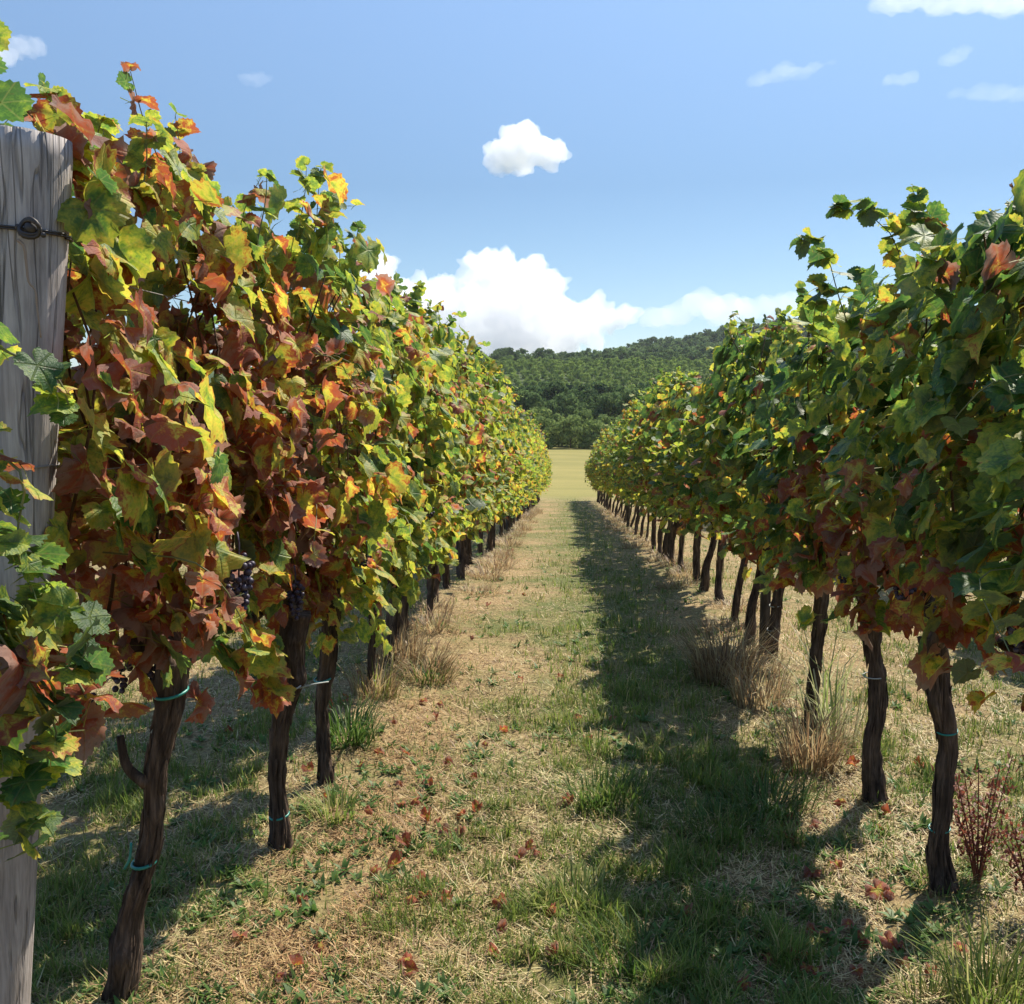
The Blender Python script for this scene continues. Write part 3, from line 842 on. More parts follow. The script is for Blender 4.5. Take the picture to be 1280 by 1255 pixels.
fill_row(RX + .02, np.arange(6.75, 44, .85), midR, farR, '%s grapevine counted from the right edge along the shading row, mostly green leaves',
         ('grapevine with green leaves and leaning trunk in the middle of the shading row', 'distant grapevine with leaning trunk far along the shading row'), GR, 5, .03)
fill_row(3.70, np.arange(3.6, 30, .85), outR, outR, None,
         ('grapevine of the outer row seen beyond the trunks of the shading row',) * 2, GO, 0, .04)

# ------------------------------------------------------------------ trellis: post, stakes, wires
def build_post():
    Yp = 2.05
    top = at(35, 170, Yp); low = at(-14, 1200, Yp)
    base_z = gz(low[0], Yp)
    t = (base_z - low[2]) / (top[2] - low[2])
    base = low + (top - low) * t
    root = empty('wooden_post', (base[0], Yp, base_z))
    ax = top - base; hgt = np.linalg.norm(ax)
    ax = ax / hgt
    rng = np.random.default_rng(5)
    k, n = 72, 60
    # radial splits running along the grain
    cracks = [(-1.45, .030, .14), (-0.78, .022, .09), (-2.3, .026, .07), (.6, .03, .1), (2.0, .03, .1)]
    V = []
    u = np.cross(np.array([0, 1.0, 0]), ax); u /= np.linalg.norm(u); w = np.cross(ax, u)
    for i in range(n):
        f = i / (n - 1)
        z = -.3 + f * (hgt + .3)
        r0 = .088 - .004 * f
        for j in range(k):
            a = 2 * math.pi * j / k
            r = r0 * (1 + .020 * mnoise.noise(Vector((math.cos(a) * 2, math.sin(a) * 2, z * 1.2))) + .012 * mnoise.noise(Vector((math.cos(a) * 7, math.sin(a) * 7, z * 1.6))))
            for ca, wd, dp in cracks:
                c = ca + .10 * mnoise.noise(Vector((ca * 3, z * 1.5, 0)))
                d = abs((a - c + math.pi) % (2 * math.pi) - math.pi)
                r *= 1 - dp * math.exp(-(d / .045) ** 2) * min(1, .35 + f)
            if i == n - 1: r *= .965
            V.append(base + ax * z + r * (math.cos(a) * u + math.sin(a) * w))
    b = MB()
    fs = [(i * k + j, i * k + (j + 1) % k, (i + 1) * k + (j + 1) % k, (i + 1) * k + j) for i in range(n - 1) for j in range(k)]
    top_c = base + ax * (hgt + .006)
    V.append(top_c)
    fs += [((n - 1) * k + j, (n - 1) * k + (j + 1) % k, n * k) for j in range(k)]
    b.add(np.array(V) - np.array([base[0], Yp, base_z]), fs)
    link('shaft', b.mesh('shaft', M_POST), root)
    o = np.array([base[0], Yp, base_z])
    def hoop(py, mat, th, tilt=.0, turns=1):
        c = at(35, py, Yp); z = (c[2] - base_z) / ax[2]
        cc = base + ax * z - o
        t = np.linspace(0, 2 * math.pi * turns, 40 * turns)
        R = .0885
        bb = MB(); bb.tube(cc + R * (np.cos(t)[:, None] * u + np.sin(t)[:, None] * w) + ax * (tilt * np.sin(t) + .004 * t / 6.28)[:, None], th, 6, False)
        link('wire_hoop', bb.mesh('wire_hoop', mat), root)
        return cc
    c1 = hoop(293, M_RUST, .0022, .004, 2)
    hoop(578, M_WIRE, .0018, .006, 1)
    # twisted knot and staple that hold the wire
    kn = at(38, 285, Yp - .092) - o
    bb = MB()
    t = np.linspace(0, 6.28 * 3, 50)
    bb.tube(kn + np.stack([.020 * np.cos(t), -.004 - .006 * np.sin(2 * t), .016 * np.sin(t) * (1 + .2 * np.sin(t * .4))], -1), .004, 6)
    bb.ball(kn + np.array([0, .004, 0]), .014, 10, 6)
    bb.ball(kn + np.array([.026, -.002, -.014]), .0055, 8, 5)
    bb.ball(kn + np.array([-.024, -.002, .002]), .006, 8, 5)
    link('wire_knot', bb.mesh('wire_knot', M_RUST), root)
    # dried tendril hanging off the knot
    bb = MB()
    pth = [at(px, py, Yp - .098) - o for px, py in ((22, 300), (30, 308), (33, 330), (36, 352), (44, 362), (46, 380), (49, 405), (51, 422))]
    bb.tube(spline(pth, 22), np.linspace(.0035, .0015, 22), 6)
    link('dry_tendril', bb.mesh('dry_tendril', mat_simple('dry_tendril', (.27, .19, .13))), root)
    tag(root, 'thick weathered grey wooden post with long cracks and a wire knot', 'post')
build_post()

def stakes():
    first = None
    spots = [(LX - .03, 10.6, 0), (RX + .03, 6.52, 1), (RX + .02, 12.4, 0), (LX, 19.0, 0), (RX, 20.5, 0), (LX, 29.0, 0), (RX, 31.0, 0), (LX, 38.0, 0), (RX, 40.0, 0)]
    for i, (x, y, d) in enumerate(spots):
        if first is None:
            b = MB(); rng = np.random.default_rng(9)
            p = spline([(0, 0, -.2), (.005, 0, .6), (-.004, 0, 1.3), (0, 0, 1.95)], 24)
            b.tube(p, .032 * rng.uniform(.92, 1.08, 24), 12)
            o = first = link('wooden_stake', b.mesh('wooden_stake', M_STAKE))
        else:
            o = first.copy(); C.objects.link(o)
        o.location = (x, y, gz(x, y))
        if i == 1: tag(o, 'dark thin wooden stake beside the bent trunk with pale twine', 'stake', 'stakes holding the trellis wires')
        elif x < 0: tag(o, 'dark wooden stake among the leaves of the row behind the grey post', 'stake', 'stakes holding the trellis wires')
        else: tag(o, 'dark wooden stake among the trunks farther along the shading row', 'stake', 'stakes holding the trellis wires')
stakes()

def wires():
    for x0, nm in ((LX, 'row behind the grey post'), (RX, 'row shading the path')):
        for z, wl_ in ((.90, 'lowest'), (1.40, 'middle'), (1.85, 'topmost')):
            y = np.concatenate([np.arange(2.1 if x0 < 0 else .8, 12, .4), np.arange(12, 45, 1.5)])
            pts = np.stack([np.full(len(y), x0 + (.0 if z > .95 else .01)), y, ground(np.full(len(y), x0), y) + z + .01 * np.sin(y * 3.7)], -1)
            b = MB(); b.tube(pts, .0016, 5)
            o = link('trellis_wire', b.mesh('trellis_wire', M_WIRE))
            tag(o, '%s thin steel wire strung along the %s' % (wl_, nm), 'wire', 'trellis wires')
wires()

# ------------------------------------------------------------------ grass and straw
def blades(name, mat, P, h, w, yaw, lean, col, curve=.5):
    """Tapered bent blades: 7 points each. P base points, lean 0 upright .. 1 flat."""
    n = len(P)
    d = np.stack([np.cos(yaw), np.sin(yaw), np.zeros(n)], -1)
    s = np.stack([-np.sin(yaw), np.cos(yaw), np.zeros(n)], -1)
    V = np.empty((n, 5, 3)); up = np.array([0, 0, 1.0])
    l0 = lean * 1.2; l1 = np.minimum(lean * 1.2 + curve, 1.75)
    p1 = P + (h * .5)[:, None] * (np.sin(l0)[:, None] * d + np.cos(l0)[:, None] * up)
    p2 = p1 + (h * .5)[:, None] * (np.sin(l1)[:, None] * d + np.cos(l1)[:, None] * up)
    hw = (w * .5)[:, None]
    V[:, 0] = P - s * hw; V[:, 1] = P + s * hw
    V[:, 2] = p1 - s * hw * .8; V[:, 3] = p1 + s * hw * .8
    V[:, 4] = p2
    L = np.array([0, 1, 3, 2, 2, 3, 4]); T = np.array([4, 3])
    LL = (L[None] + (np.arange(n) * 5)[:, None]).ravel()
    cc = np.repeat(col[:, None, :], 5, 1)
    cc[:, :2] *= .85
    me = mesh_np(name, V.reshape(-1, 3), LL, np.tile(T, n), {'blade_col': cc.reshape(-1, 3)})
    me.materials.append(mat)
    return me

def vnoise(x, y, f, seed):                    # cheap smooth value noise in numpy
    rg = np.random.default_rng(seed); tab = rg.uniform(size=(256, 256))
    X_, Y_ = x * f, y * f
    i, j = np.floor(X_).astype(int), np.floor(Y_).astype(int)
    a, b = X_ - i, Y_ - j
    a, b = a * a * (3 - 2 * a), b * b * (3 - 2 * b)
    g = lambda p, q: tab[p % 256, q % 256]
    return (g(i, j) * (1 - a) + g(i + 1, j) * a) * (1 - b) + (g(i, j + 1) * (1 - a) + g(i + 1, j + 1) * a) * b

def greenness(x, y):
    n = .30 * vnoise(x, y, 1.1, 1) + .36 * vnoise(x, y, 3.4, 2) + .34 * vnoise(x, y, 8.5, 12) - .025
    g = n + .30 * np.exp(-((x - .42) / .40) ** 2) + .05 * np.exp(-((x + .15) / .35) ** 2) - .22 * np.exp(-((x + .75) / .30) ** 2) - .06 * np.exp(-((x - 1.2) / .3) ** 2)
    g = g + .12 * (x < -1.25) + .07 * (x > 1.5)
    return g

def sample_ground(rng, n, ymin, ymax, pw):
    u = rng.uniform(size=n)
    y = (ymin ** (1 - pw) + u * (ymax ** (1 - pw) - ymin ** (1 - pw))) ** (1 / (1 - pw))
    x = rng.uniform(-.62 * y - .1, .53 * y + .15)
    return x, y

def make_grass():
    rng = np.random.default_rng(77)
    x, y = sample_ground(rng, 520000, 1.75, 46, 1.75)
    k = (x > -4.5) & (x < 6.5); x, y = x[k], y[k]
    g = greenness(x, y); tuft = .5 * vnoise(x, y, 7.5, 3) + .5 * vnoise(x, y, 19.0, 8)
    keep = rng.uniform(size=len(x)) < np.clip((g - .40) * 3.2, .10, 1) * np.clip(.12 + 2.2 * (tuft - .3), .05, 1)
    x, y, g, tuft = x[keep], y[keep], g[keep], tuft[keep]
    n = len(x)
    h = rng.uniform(.02, .065, n) * (1 + 4.0 * np.clip(tuft - .48, 0, 1) * 2 * np.clip(g - .35, 0, 1)) * (1 + .5 * (rng.uniform(size=n) < .05))
    w = rng.uniform(.0022, .0048, n) * (1 + y * .075)
    h = h * (1 + y * .012)
    c1 = np.array([.080, .155, .022]); c2 = np.array([.205, .245, .050]); c3 = np.array([.36, .31, .12])
    t = np.clip(rng.normal(.45, .30, n) + .22 * (x < .1) , 0, 1)[:, None]
    col = c1 * (1 - t) + c2 * t
    dry = (rng.uniform(size=n) < .18)[:, None]
    col = np.where(dry, c3 * rng.uniform(.7, 1.1, (n, 1)), col) * rng.uniform(.75, 1.2, (n, 1))
    P = np.stack([x, y, ground(x, y) - .006], -1)
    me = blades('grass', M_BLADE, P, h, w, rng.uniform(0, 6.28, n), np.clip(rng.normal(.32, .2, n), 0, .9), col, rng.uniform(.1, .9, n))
    tag(link('grass', me), 'short green and yellow grass growing on the path between the vine rows', 'grass', kind='stuff')
    # dry straw, lying
    x, y = sample_ground(rng, 330000, 1.75, 40, 1.7)
    k = (x > -4.5) & (x < 6.5); x, y = x[k], y[k]
    g = greenness(x, y)
    bare = .5 * vnoise(x, y, 2.2, 21) + .5 * vnoise(x, y, 6.5, 22)
    keep = rng.uniform(size=len(x)) < np.clip(1.25 - g * 1.1, .22, 1) * np.clip((bare - .30) * 6, .06, 1)
    x, y = x[keep], y[keep]; n = len(x)
    h = rng.uniform(.015, .065, n) * (1 + .9 * (rng.uniform(size=n) < .08)); w = rng.uniform(.0016, .0040, n) * (1 + y * .08)
    cs = np.array([[.50, .40, .185], [.42, .30, .14], [.20, .125, .06], [.50, .44, .22], [.28, .175, .085]])
    col = cs[rng.choice(5, n, p=[.32, .28, .16, .12, .12])] * rng.uniform(.75, 1.2, (n, 1))
    verge = np.exp(-((x + .72) / .26) ** 2)[:, None]      # older, browner hay lies along the verge
    col = col * (1 - verge * np.array([.12, .28, .34]))
    P = np.stack([x, y, ground(x, y) + rng.uniform(0, .014, n)], -1)
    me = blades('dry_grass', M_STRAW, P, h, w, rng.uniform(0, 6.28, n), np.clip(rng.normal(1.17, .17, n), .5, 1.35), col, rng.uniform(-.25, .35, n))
    tag(link('dry_grass', me), 'mown dry straw lying over the ground', 'straw', kind='stuff')
make_grass()

def make_weeds():
    rng = np.random.default_rng(91)
    x, y = sample_ground(rng, 5200, 1.75, 16, 1.6)
    k = (x > -2.5) & (x < 4) & (vnoise(x, y, 1.7, 31) * .6 + vnoise(x, y, 6.0, 32) * .4 > .52)
    x, y = x[k], y[k]; n = len(x); m = 9
    a = rng.uniform(0, 6.28, (n, m)); r = rng.uniform(.0, .012, (n, m))
    P = np.stack([x[:, None] + r * np.cos(a), y[:, None] + r * np.sin(a), np.repeat(ground(x, y)[:, None] + .004, m, 1)], -1).reshape(-1, 3)
    q = n * m
    col = np.array([.075, .150, .035]) * rng.uniform(.6, 1.5, (q, 1)) * np.array([1, 1, 1]) + np.array([.03, .02, .0]) * rng.uniform(0, 1, (q, 1))
    sc = np.repeat(rng.uniform(.6, 1.5, n), m)
    me = blades('weeds', M_BLADE, P, rng.uniform(.018, .045, q) * sc, rng.uniform(.008, .016, q) * sc, a.ravel(), np.clip(rng.normal(.75, .2, q), .2, 1.1), col, rng.uniform(.1, .6, q))
    tag(link('weeds', me), 'small broad leaved weeds scattered among the grass of the path', 'weeds', kind='stuff')
make_weeds()

def tuft(name, x, y, n, h, spread, cols, lean, w, label, cat, group, seed, mat=None):
    rng = np.random.default_rng(seed)
    a = rng.uniform(0, 6.28, n); r = spread * np.sqrt(rng.uniform(size=n))
    P = np.stack([r * np.cos(a), r * np.sin(a), np.full(n, -.01)], -1)
    cs = np.array(cols); col = cs[rng.integers(0, len(cs), n)] * rng.uniform(.7, 1.2, (n, 1))
    me = blades(name, mat or M_BLADE, P, h * rng.uniform(.4, 1.1, n), w * rng.uniform(.7, 1.3, n), a + rng.normal(size=n) * .6, np.clip(rng.normal(lean, .13, n), 0, .95), col, rng.uniform(.1, 1.0, n))
    o = link(name, me, None, (x, y, gz(x, y)))
    return tag(o, label, cat, group)

GRN = [(.07, .13, .02), (.11, .17, .035), (.05, .10, .02)]
LIM = [(.16, .22, .04), (.24, .27, .06), (.11, .17, .03), (.33, .31, .12)]
DRY = [(.38, .28, .14), (.30, .20, .10), (.22, .13, .07), (.42, .35, .20)]
PALE = [(.40, .40, .22), (.30, .32, .14), (.22, .27, .08), (.46, .41, .24)]
def tufts():
    p = ground_px
    T = [('grass_tuft', (1235, 1262), 230, .28, .10, LIM, .30, .006, 'bright lime green grass tuft in the right bottom corner', 'grass tuft', 'grass tufts'),
         ('grass_tuft', (1165, 1260), 120, .16, .09, LIM, .40, .005, 'short lime grass tuft beside the long shadow of the right trunk', 'grass tuft', 'grass tufts'),
         ('grass_tuft', (435, 925), 220, .30, .12, GRN, .42, .007, 'dark green grass tuft beside the third trunk behind the post', 'grass tuft', 'grass tufts'),
         ('grass_tuft', (415, 1020), 150, .16, .10, LIM, .45, .006, 'small light green tuft at the foot of the third trunk', 'grass tuft', 'grass tufts'),
         ('grass_tuft', (535, 850), 260, .22, .14, GRN[:1] + DRY[:2], .50, .006, 'dark tuft mixing green and dry blades at the straw verge', 'grass tuft', 'grass tufts'),
         ('grass_tuft', (960, 1010), 220, .20, .16, GRN, .45, .007, 'broad green grass tuft at the edge of the shaded strip', 'grass tuft', 'grass tufts'),
         ('grass_tuft', (900, 1040), 200, .17, .16, GRN, .45, .006, 'low green grass tuft inside the shaded strip', 'grass tuft', 'grass tufts'),
         ('grass_tuft', (760, 1000), 240, .17, .16, GRN, .40, .006, 'green grass tuft where the shaded strip meets the sunlit path', 'grass tuft', 'grass tufts'),
         ('grass_tuft', (720, 1130), 200, .14, .14, LIM, .40, .006, 'yellow green grass tuft near the middle of the path', 'grass tuft', 'grass tufts'),
         ('grass_tuft', (800, 1210), 200, .15, .15, GRN, .42, .006, 'green grass tuft at the bottom of the shaded strip', 'grass tuft', 'grass tufts'),
         ('dry_grass_clump', (905, 850), 620, .46, .17, DRY + [(.12, .075, .04)], .36, .006, 'big brown clump of dry grass at the foot of the shading row', 'dry grass', 'dry grass clumps'),
         ('dry_grass_clump', (1012, 960), 380, .40, .12, DRY, .30, .005, 'reddish brown dry grass clump round the brown trunk', 'dry grass', 'dry grass clumps'),
         ('dry_grass_clump', (950, 880), 260, .34, .14, DRY, .34, .005, 'straw coloured dry grass clump between the big brown clump and the brown trunk', 'dry grass', 'dry grass clumps'),
         ('tall_grass', (1045, 930), 46, .70, .09, PALE, .22, .008, 'tall pale grass with arching blades between the brown and the thick trunk', 'tall grass', 'tall grasses'),
         ('tall_grass', (1030, 900), 36, .62, .10, PALE, .22, .008, 'tall yellowish grass standing just behind the brown trunk', 'tall grass', 'tall grasses'),
         ('dry_grass_clump', (470, 870), 260, .30, .12, DRY + LIM[1:2], .25, .005, 'yellow dry grass clump around the thin fourth trunk', 'dry grass', 'dry grass clumps'),
         ('dry_grass_clump', (500, 830), 260, .36, .14, DRY, .25, .005, 'dry grass clump standing beyond the thin fourth trunk', 'dry grass', 'dry grass clumps')]
    for i, (nm, px, n, h, s, cols, ln, w, lab, cat, grp) in enumerate(T):
        x, y = p(*px)
        tuft(nm, x, y, n, h, s, cols, ln, w, lab, cat, grp, 300 + i)
    for i, (px, n, nm_) in enumerate((((150, 1245), 90, 'thick trunk beside the grey post'), ((352, 1064), 80, 'second trunk from the grey post'), ((1184, 1114), 90, 'crooked trunk with two ties'), ((1098, 1002), 80, 'thick straight trunk of the shading row'))):
        x, y = p(*px)
        tuft('grass_tuft', x, y + .02, n, .10, .09, LIM + DRY[:3], .55, .005, 'small tuft of dry and green blades at the ' + nm_, 'grass tuft', 'grass tufts', 380 + i)
    rng = np.random.default_rng(400)
    for i in range(46):                       # dry clumps along the foot of both rows, farther on
        left = i % 2 == 0
        y = 6.2 + (i // 2) * 1.1 + rng.uniform(-.3, .3)
        x = (LX + rng.uniform(.0, .30)) if left else (RX + rng.uniform(-.28, .15))
        tuft('dry_grass_clump', x, y, 200, rng.uniform(.14, .30), .20, DRY, .62, .007, 'brown dry grass clump at the vine feet farther along the %s' % ('post row' if left else 'shading row'), 'dry grass', 'dry grass clumps farther along the rows', 420 + i)
    # red dock weed by the crooked trunk
    for j, (px, h, lab) in enumerate((((1222, 1105), .42, 'rust red dried dock weed beside the crooked trunk with two ties'), ((1290, 1150), .40, 'rust red dock weed cut by the right edge of the photo'))):
        x, y = p(*px)
        root = empty('dock_weed', (x, y, gz(x, y)))
        r = np.random.default_rng(500 + j)
        ms = mat_simple('dock_stem', (.16, .055, .035))
        for q_ in range(8):
            a = r.uniform(0, 6.28); d = r.uniform(.02, .13)
            pth = spline([(0, 0, -.02), (d * .4 * math.cos(a), d * .4 * math.sin(a), h * .4), (d * math.cos(a), d * math.sin(a), h * r.uniform(.7, 1.05))], 10)
            b = MB(); b.tube(pth, np.linspace(.004, .0015, 10), 6); so = link('stem', b.mesh('stem', ms), root)
            n = 85
            t = r.uniform(.35, 1, n); seeds = pth[(t * 9).astype(int)] + r.normal(size=(n, 3)) * np.array([.018, .018, .022])
            col = np.array([.20, .060, .036]) * r.uniform(.6, 1.3, (n, 1))
            link('seed_head', blades('seed_head', M_BLADE, seeds, r.uniform(.012, .03, n), r.uniform(.006, .011, n), r.uniform(0, 6.28, n), r.uniform(.2, 1.2, n), col, r.uniform(0, .6, n)), so)['kind'] = 'stuff'
        tag(root, lab, 'weed', 'dock weeds')
    # fallen leaves
    fl = [(535, 985, .62), (597, 1015, .70), (505, 1060, .66), (470, 1095, .72), (525, 1105, .76), (495, 1090, .70), (560, 1130, .7), (512, 1130, .64), (607, 935, .62), (735, 928, .62),
          (530, 880, .58), (545, 900, .9), (475, 1125, .9), (710, 1005, .7), (1015, 1100, .8), (1060, 1165, .8), (1200, 1195, .75), (960, 1205, .6), (1110, 1185, .85), (1045, 1088, .66), (575, 1045, .9), (650, 1080, .95),
          (640, 690, .9), (655, 745, .72), (610, 760, .8), (590, 800, .9), (700, 850, .62), (560, 960, .85), (500, 985, .9), (460, 1020, .8), (860, 1150, .85), (930, 1240, .8), (690, 1200, .9), (350, 1230, .9), (300, 1180, .85)]
    rng = np.random.default_rng(600)
    x, y = p(1097, 1122)
    def leaf_obj(x, y, s, stage, label, grp, curl):
        a = leaves_arrays(rng, 'mid', np.array([[0, 0, .026]]), np.array([[rng.normal() * .25, -.25 + rng.normal() * .25, 1.0]]), np.array([[math.cos(rng.uniform(0, 6.3)), math.sin(rng.uniform(0, 6.3)), 0.0]]), np.array([s]), np.array([max(stage, .72)]), curl)
        o = link('fallen_leaf', leaves_mesh('fallen_leaf', [a]), None, (x, y, gz(x, y)))
        tag(o, label, 'fallen leaf', grp)
    leaf_obj(x, y, .046, .74, 'large curled red leaf lying on the straw left of the crooked trunk', 'fallen vine leaves', 1.6)
    for _ in range(60):                       # more of them, mostly drifted under the row behind the post
        fl.append((rng.normal(530, 90), rng.uniform(840, 1235), rng.choice([.66, .68, .72, .9])) if rng.uniform() < .7 else (rng.uniform(985, 1180), rng.uniform(960, 1240), rng.choice([.68, .72, .9])))
    for px, py, s in fl:
        x, y = p(px, py)
        if s < .73: lab = 'small red fallen vine leaf lying in the straw and grass of the path'
        else: lab = 'small brown curled fallen vine leaf lying in the straw and grass of the path'
        leaf_obj(x, y, rng.uniform(.019, .032), s, lab, 'fallen vine leaves', 1.9)
tufts()

# ------------------------------------------------------------------ trees, woods, far hillside
def crown_arrays(rng, h, w, n_lumps, per, leaf, low=.15):
    """Leaf clumps on many overlapping lobes of a crown of height h and half-width w."""
    Vs, Cs = [], []
    for i in range(n_lumps):
        f = rng.uniform() ** .85
        z = h * (low + (1 - low) * f)
        wr = w * math.sin(min(1.0, f * 1.9 + .35) * math.pi / 2) * math.sqrt(max(1 - (f ** 2.6), .03))
        a = rng.uniform(0, 6.28); q = math.sqrt(rng.uniform(.15, 1))
        c = np.array([wr * q * math.cos(a), wr * q * math.sin(a), z])
        R = w * rng.uniform(.24, .42)
        d = unit(rng.normal(size=(per, 3)) + np.array([0, 0, .25]))
        p = c + d * R * rng.uniform(.72, 1.08, (per, 1)) * np.array([1, 1, .8])
        n_ = unit(d + rng.normal(size=(per, 3)) * .55)
        u = unit(np.cross(n_, rng.normal(size=(per, 3)))); v = np.cross(n_, u)
        s = leaf * rng.uniform(.6, 1.3, (per, 1))
        Vs.append(np.stack([p - u * s, p - v * s * .6, p + u * s, p + v * s * .6], 1))
        tone = np.clip(rng.uniform(.1, .9) + rng.normal(size=per) * .22, 0, 1)
        Cs.append(np.repeat(np.stack([tone] * 3, -1)[:, None], 4, 1))
    return np.concatenate(Vs).reshape(-1, 3), np.concatenate(Cs).reshape(-1, 3)

def quads_mesh(name, V, Cc, mat):
    n = len(V) // 4
    me = mesh_np(name, V, np.arange(n * 4), np.full(n, 4), {'blade_col': Cc}, smooth=False)
    me.materials.append(mat)
    return me

def tree_proto(seed, nm, h, w, mat, lumps, per, leaf, low, label, cat, group):
    rng = np.random.default_rng(seed)
    root = empty(nm, (0, 0, 0))
    V, Cc = crown_arrays(rng, h, w, lumps, per, leaf, low)
    link('crown', quads_mesh('crown', V, Cc, mat), root)
    b = MB()
    b.tube(spline([(0, 0, -.4), (rng.normal() * .1, 0, h * .3), (rng.normal() * .2, rng.normal() * .2, h * .75)], 12), np.linspace(.03 * h, .008 * h, 12), 8)
    for i in range(4):
        a = rng.uniform(0, 6.28); z = h * rng.uniform(.25, .5)
        b.tube([(0, 0, z), (w * .3 * math.cos(a), w * .3 * math.sin(a), z + h * .12), (w * .65 * math.cos(a), w * .65 * math.sin(a), z + h * .22)], [.012 * h, .009 * h, .004 * h], 6)
    link('trunk', b.mesh('trunk', M_BARK), root)
    return tag(root, label, cat, group)

def trees():
    rng = random.Random(3)
    shr = [tree_proto(700 + i, 'shrub', 3.6, 2.2, M_CROWNS[3], 26, 80, .20, .02, 'light green shrub standing at the far end of the field', 'shrub', 'shrubs along the end of the field') for i in range(3)]
    brd = [tree_proto(710 + i, 'broadleaf_tree', 8.0, 3.4, M_CROWNS[0], 34, 90, .30, .12, 'mid green round crowned tree behind the shrubs beyond the field', 'tree', 'trees at the edge of the wood') for i in range(3)]
    drk = [tree_proto(720 + i, 'dark_tree', 9.0, 3.6, M_CROWNS[1], 36, 90, .32, .08, 'dark green tall tree in the wood beyond the field', 'tree', 'trees at the edge of the wood') for i in range(3)]
    used = set()
    def place(pool, x, y, s, lab=None):
        p_ = pool[rng.randrange(len(pool))]
        if p_.name in used: o = copy_tree(p_)
        else: used.add(p_.name); o = p_
        o.location = (x, y, gz(x, y)); o.rotation_euler = (0, 0, rng.uniform(0, 6.28)); o.scale = (s * rng.uniform(.9, 1.1), s * rng.uniform(.9, 1.1), s)
        if lab: o['label'] = lab
    for i in range(13): place(shr, -15 + i * 3.0 + rng.uniform(-.9, .9), 143 + rng.uniform(-1.5, 3), rng.uniform(.7, 1.15))
    for i in range(13): place(shr, -17 + i * 3.2 + rng.uniform(-.9, .9), 150 + rng.uniform(-2, 2), rng.uniform(1.0, 1.4))
    for i in range(11): place(brd, -18 + i * 4.2 + rng.uniform(-1, 1), 159 + rng.uniform(-2, 3), rng.uniform(.75, 1.0))
    for i in range(14): place(drk, -22 + i * 4.4 + rng.uniform(-1, 1), 171 + rng.uniform(-3, 4), rng.uniform(.8, 1.08))
    for i in range(14): place(drk, -22 + i * 5.0 + rng.uniform(-1, 1), 184 + rng.uniform(-3, 4), rng.uniform(.8, 1.1))
trees()

def woods():
    rng = np.random.default_rng(800)
    base = [crown_arrays(np.random.default_rng(810 + i), 8.0, 3.8, 20, 46, .55, .05) for i in range(5)]
    def mass(name, xs_, ys_, ss, mat, label, tone=None):
        Vs, Cs = [], []
        for x, y, s in zip(xs_, ys_, ss):
            V, Cc = base[rng.integers(5)]
            a = rng.uniform(0, 6.28); R = np.array([[math.cos(a), -math.sin(a), 0], [math.sin(a), math.cos(a), 0], [0, 0, 1]])
            Vs.append(V @ R.T * s * np.array([1, 1, rng.uniform(.8, 1.2)]) + np.array([x, y, gz(x, y) - .5]))
            Cs.append(np.clip(Cc + rng.normal() * .30, 0, 1))
        tag(link(name, quads_mesh(name, np.concatenate(Vs), np.concatenate(Cs), mat)), label, 'wood', kind='stuff')
    n = 230
    ys_ = rng.uniform(193, 236, n); xs_ = rng.uniform(-.14, .30, n) * ys_
    mass('wood', xs_, ys_, rng.uniform(.75, 1.1, n), M_CROWNS[1], 'dark green wood covering the foot of the hill')
    # planted rows on the upper slope
    px, py = [], []
    for y in np.arange(240, 366, 5.5):
        for x in np.arange(-.14 * y, .32 * y, 3.4):
            px.append(x + rng.normal() * .3); py.append(y + rng.normal() * .25)
    mass('distant_orchard', px, py, np.full(len(px), .36) * rng.uniform(.8, 1.2, len(px)), M_CROWNS[2], 'paler green planted rows running across the hill above the wood')
    n = 1700
    ys_ = rng.uniform(380, 690, n); xs_ = rng.uniform(-.12, .36, n) * ys_
    mass('ridge_wood', xs_, ys_, rng.uniform(.55, 1.0, n), M_CROWNS[0], 'wooded ridge along the skyline rising to the right')
woods()

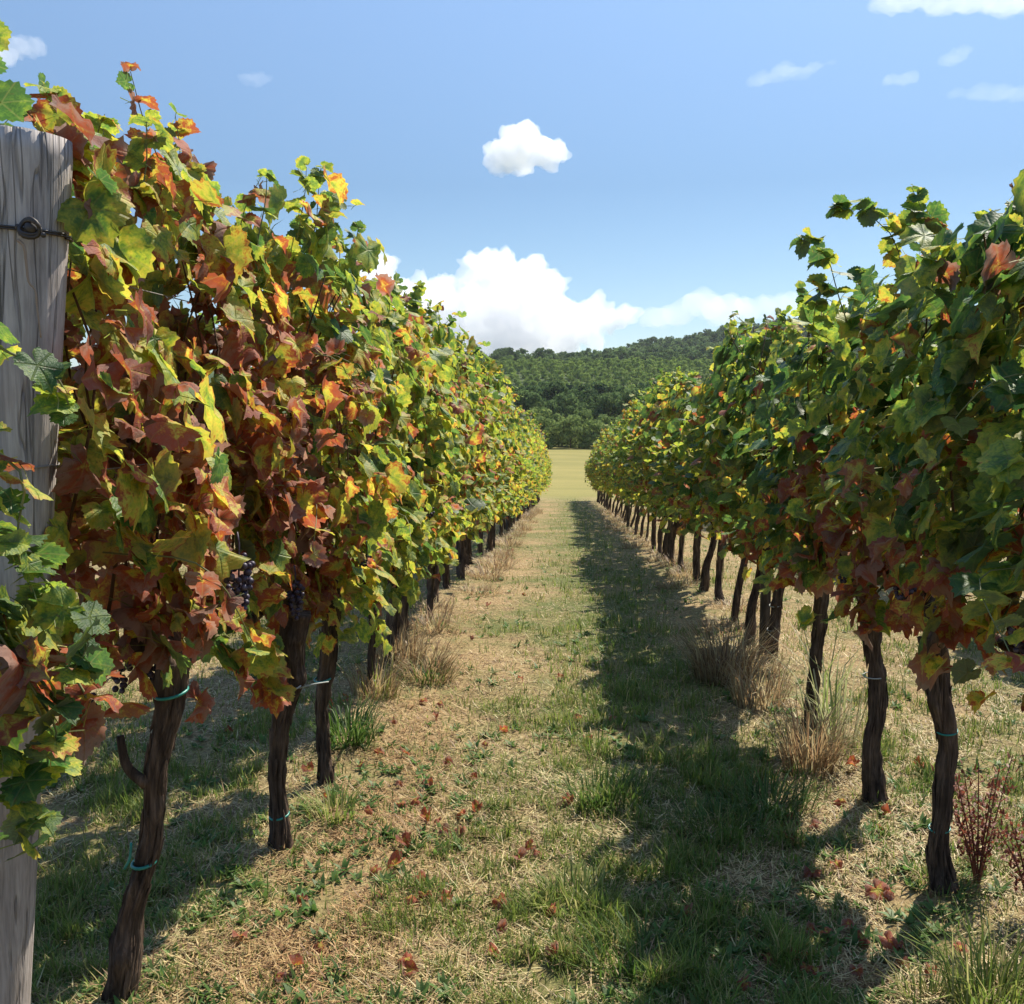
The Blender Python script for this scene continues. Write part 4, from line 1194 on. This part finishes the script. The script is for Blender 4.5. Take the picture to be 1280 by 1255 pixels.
# ------------------------------------------------------------------ clouds: real lumps of droplets that the sun lights
def cloud(name, blobs, dist, density, label, seed, voxel, amp, squash=(1, 1, .9), g=.3, alb=.985):
    rng = np.random.default_rng(seed)
    b = MB()
    ctr = np.mean([ray(px, py) / ray(px, py)[1] * dist for px, py, r in blobs], 0)
    for px, py, r in blobs:
        d = ray(px, py); p = d / d[1] * dist
        R = r / F * dist
        b.ball(p - ctr + np.array([0, rng.normal() * R * .3, 0]), R, 20, 14, squash)
    me = b.mesh(name, mat_cloud(name + '_droplets', density, g, alb))
    tmp = link(name, me)
    md = tmp.modifiers.new('r', 'REMESH'); md.mode = 'VOXEL'; md.voxel_size = voxel / F * dist
    dg = bpy.context.evaluated_depsgraph_get()
    m2 = bpy.data.meshes.new_from_object(tmp.evaluated_get(dg))
    nv = len(m2.vertices); co = np.empty(nv * 3, np.float32); m2.vertices.foreach_get('co', co); co = co.reshape(-1, 3)
    no = np.empty(nv * 3, np.float32); m2.vertices.foreach_get('normal', no); no = no.reshape(-1, 3)
    u = F / dist                                # lumps measured in photo pixels
    for i in range(nv):
        q = Vector(co[i]) * u
        t = mnoise.fractal(q * (1 / 20.0) + Vector((seed, 0, 0)), .7, 2.0, 5)
        t2 = abs(mnoise.noise(q * (1 / 7.0)))
        co[i] += no[i] * (amp * (t * 1.0 + .45 * t2) / u)
    m2.vertices.foreach_set('co', co.ravel()); m2.update()
    tmp.data = m2
    dg = bpy.context.evaluated_depsgraph_get(); dg.update()
    m2 = bpy.data.meshes.new_from_object(tmp.evaluated_get(dg))
    if not m2.materials: m2.materials.append(me.materials[0])
    tmp.modifiers.clear(); tmp.data = m2
    tmp.location = tuple(ctr + np.array([0, 0, EYE]))
    tag(tmp, label, 'cloud')
    return tmp
cloud('cloud', [(630, 195, 22), (648, 178, 24), (660, 170, 18), (668, 192, 22), (692, 188, 16), (640, 200, 16), (680, 200, 14), (655, 202, 16)], 2500, .022,
      'small puffy white cumulus cloud floating alone in the blue sky', 1, 1.5, 9.0)
cloud('cloud', [(600, 335, 22), (622, 342, 30), (650, 352, 28), (672, 372, 30), (625, 385, 42), (590, 395, 40), (560, 375, 26), (530, 380, 32), (505, 390, 40), (470, 335, 24), (455, 330, 22), (440, 350, 30), (480, 380, 40),
                (700, 395, 30), (730, 405, 28), (760, 402, 18), (785, 395, 12), (650, 415, 45), (700, 425, 30), (560, 420, 40), (600, 430, 40)], 7000, .0065,
      'big white cumulus bank towering above the hill between the vine rows', 2, 2.0, 17.0, alb=.985)
cloud('cloud', [(880, 378, 18), (905, 388, 20), (935, 388, 14), (960, 382, 14), (985, 380, 14), (845, 392, 14), (820, 398, 14), (1010, 384, 14), (1050, 390, 18), (1100, 395, 20)], 8000, .0017,
      'low faint cloud band just above the hill on the right', 3, 3.0, 8.0, (1.6, 1.6, .9))
cloud('cloud', [(8, 64, 14), (25, 58, 12), (40, 55, 7), (-15, 68, 18)], 2600, .006, 'small white cloud scrap at the left edge above the vine leaves', 4, 1.4, 9.0, (1.5, 1.5, .9))
cloud('cloud', [(1110, 4, 12), (1140, 2, 14), (1180, 4, 14), (1220, 0, 16), (1260, -2, 17), (1300, -4, 20), (1340, -6, 22)], 2600, .0045, 'long white cloud cut by the top edge of the photo at the right', 5, 1.8, 7.0, (1.8, 1.8, .8))
def wisp(pts, label, seed, dens): cloud('wisp_cloud', pts, 2600, dens * .3, label, seed, 1.2, 5.0, (2.2, 2.2, .8), g=.5)
wisp([(945, 102, 5), (960, 96, 7), (980, 90, 8), (1000, 88, 7), (1018, 82, 6), (1035, 78, 4)], 'faint elongated wisp of cloud high at the right', 6, .006)
wisp([(310, 96, 6), (320, 97, 7), (330, 98, 5)], 'tiny faint white wisp in the sky above the left row', 7, .007)
wisp([(1118, 100, 6), (1128, 99, 6)], 'tiny white wisp right of the elongated wisp', 8, .008)
wisp([(1185, 76, 5), (1193, 72, 6), (1204, 64, 4)], 'small slanting wisp below the long cloud', 9, .005)
wisp([(1200, 116, 6), (1225, 116, 8), (1250, 118, 9), (1275, 116, 9), (1300, 114, 9)], 'thin flat wisp at the right edge', 10, .004)

# ------------------------------------------------------------------ the air between here and the ridge
def haze():
    b = MB()
    x0, x1, y0, y1, z0, z1 = -3100, 3100, -40, 3100, -12, 105
    b.add([(x0, y0, z0), (x1, y0, z0), (x1, y1, z0), (x0, y1, z0), (x0, y0, z1), (x1, y0, z1), (x1, y1, z1), (x0, y1, z1)],
          [(0, 3, 2, 1), (4, 5, 6, 7), (0, 1, 5, 4), (1, 2, 6, 5), (2, 3, 7, 6), (3, 0, 4, 7)])
    N = NT('haze_air')
    v = N.n('VolumePrincipled'); v.inputs['Color'].default_value = (.86, .92, 1.0, 1); v.inputs['Density'].default_value = .00011; v.inputs['Anisotropy'].default_value = .2
    N.t.links.new(v.outputs[0], N.out.inputs['Volume'])
    tag(link('haze', b.mesh('haze', N.m, False)), 'thin bluish haze in the air over the valley', 'haze', kind='stuff')
haze()
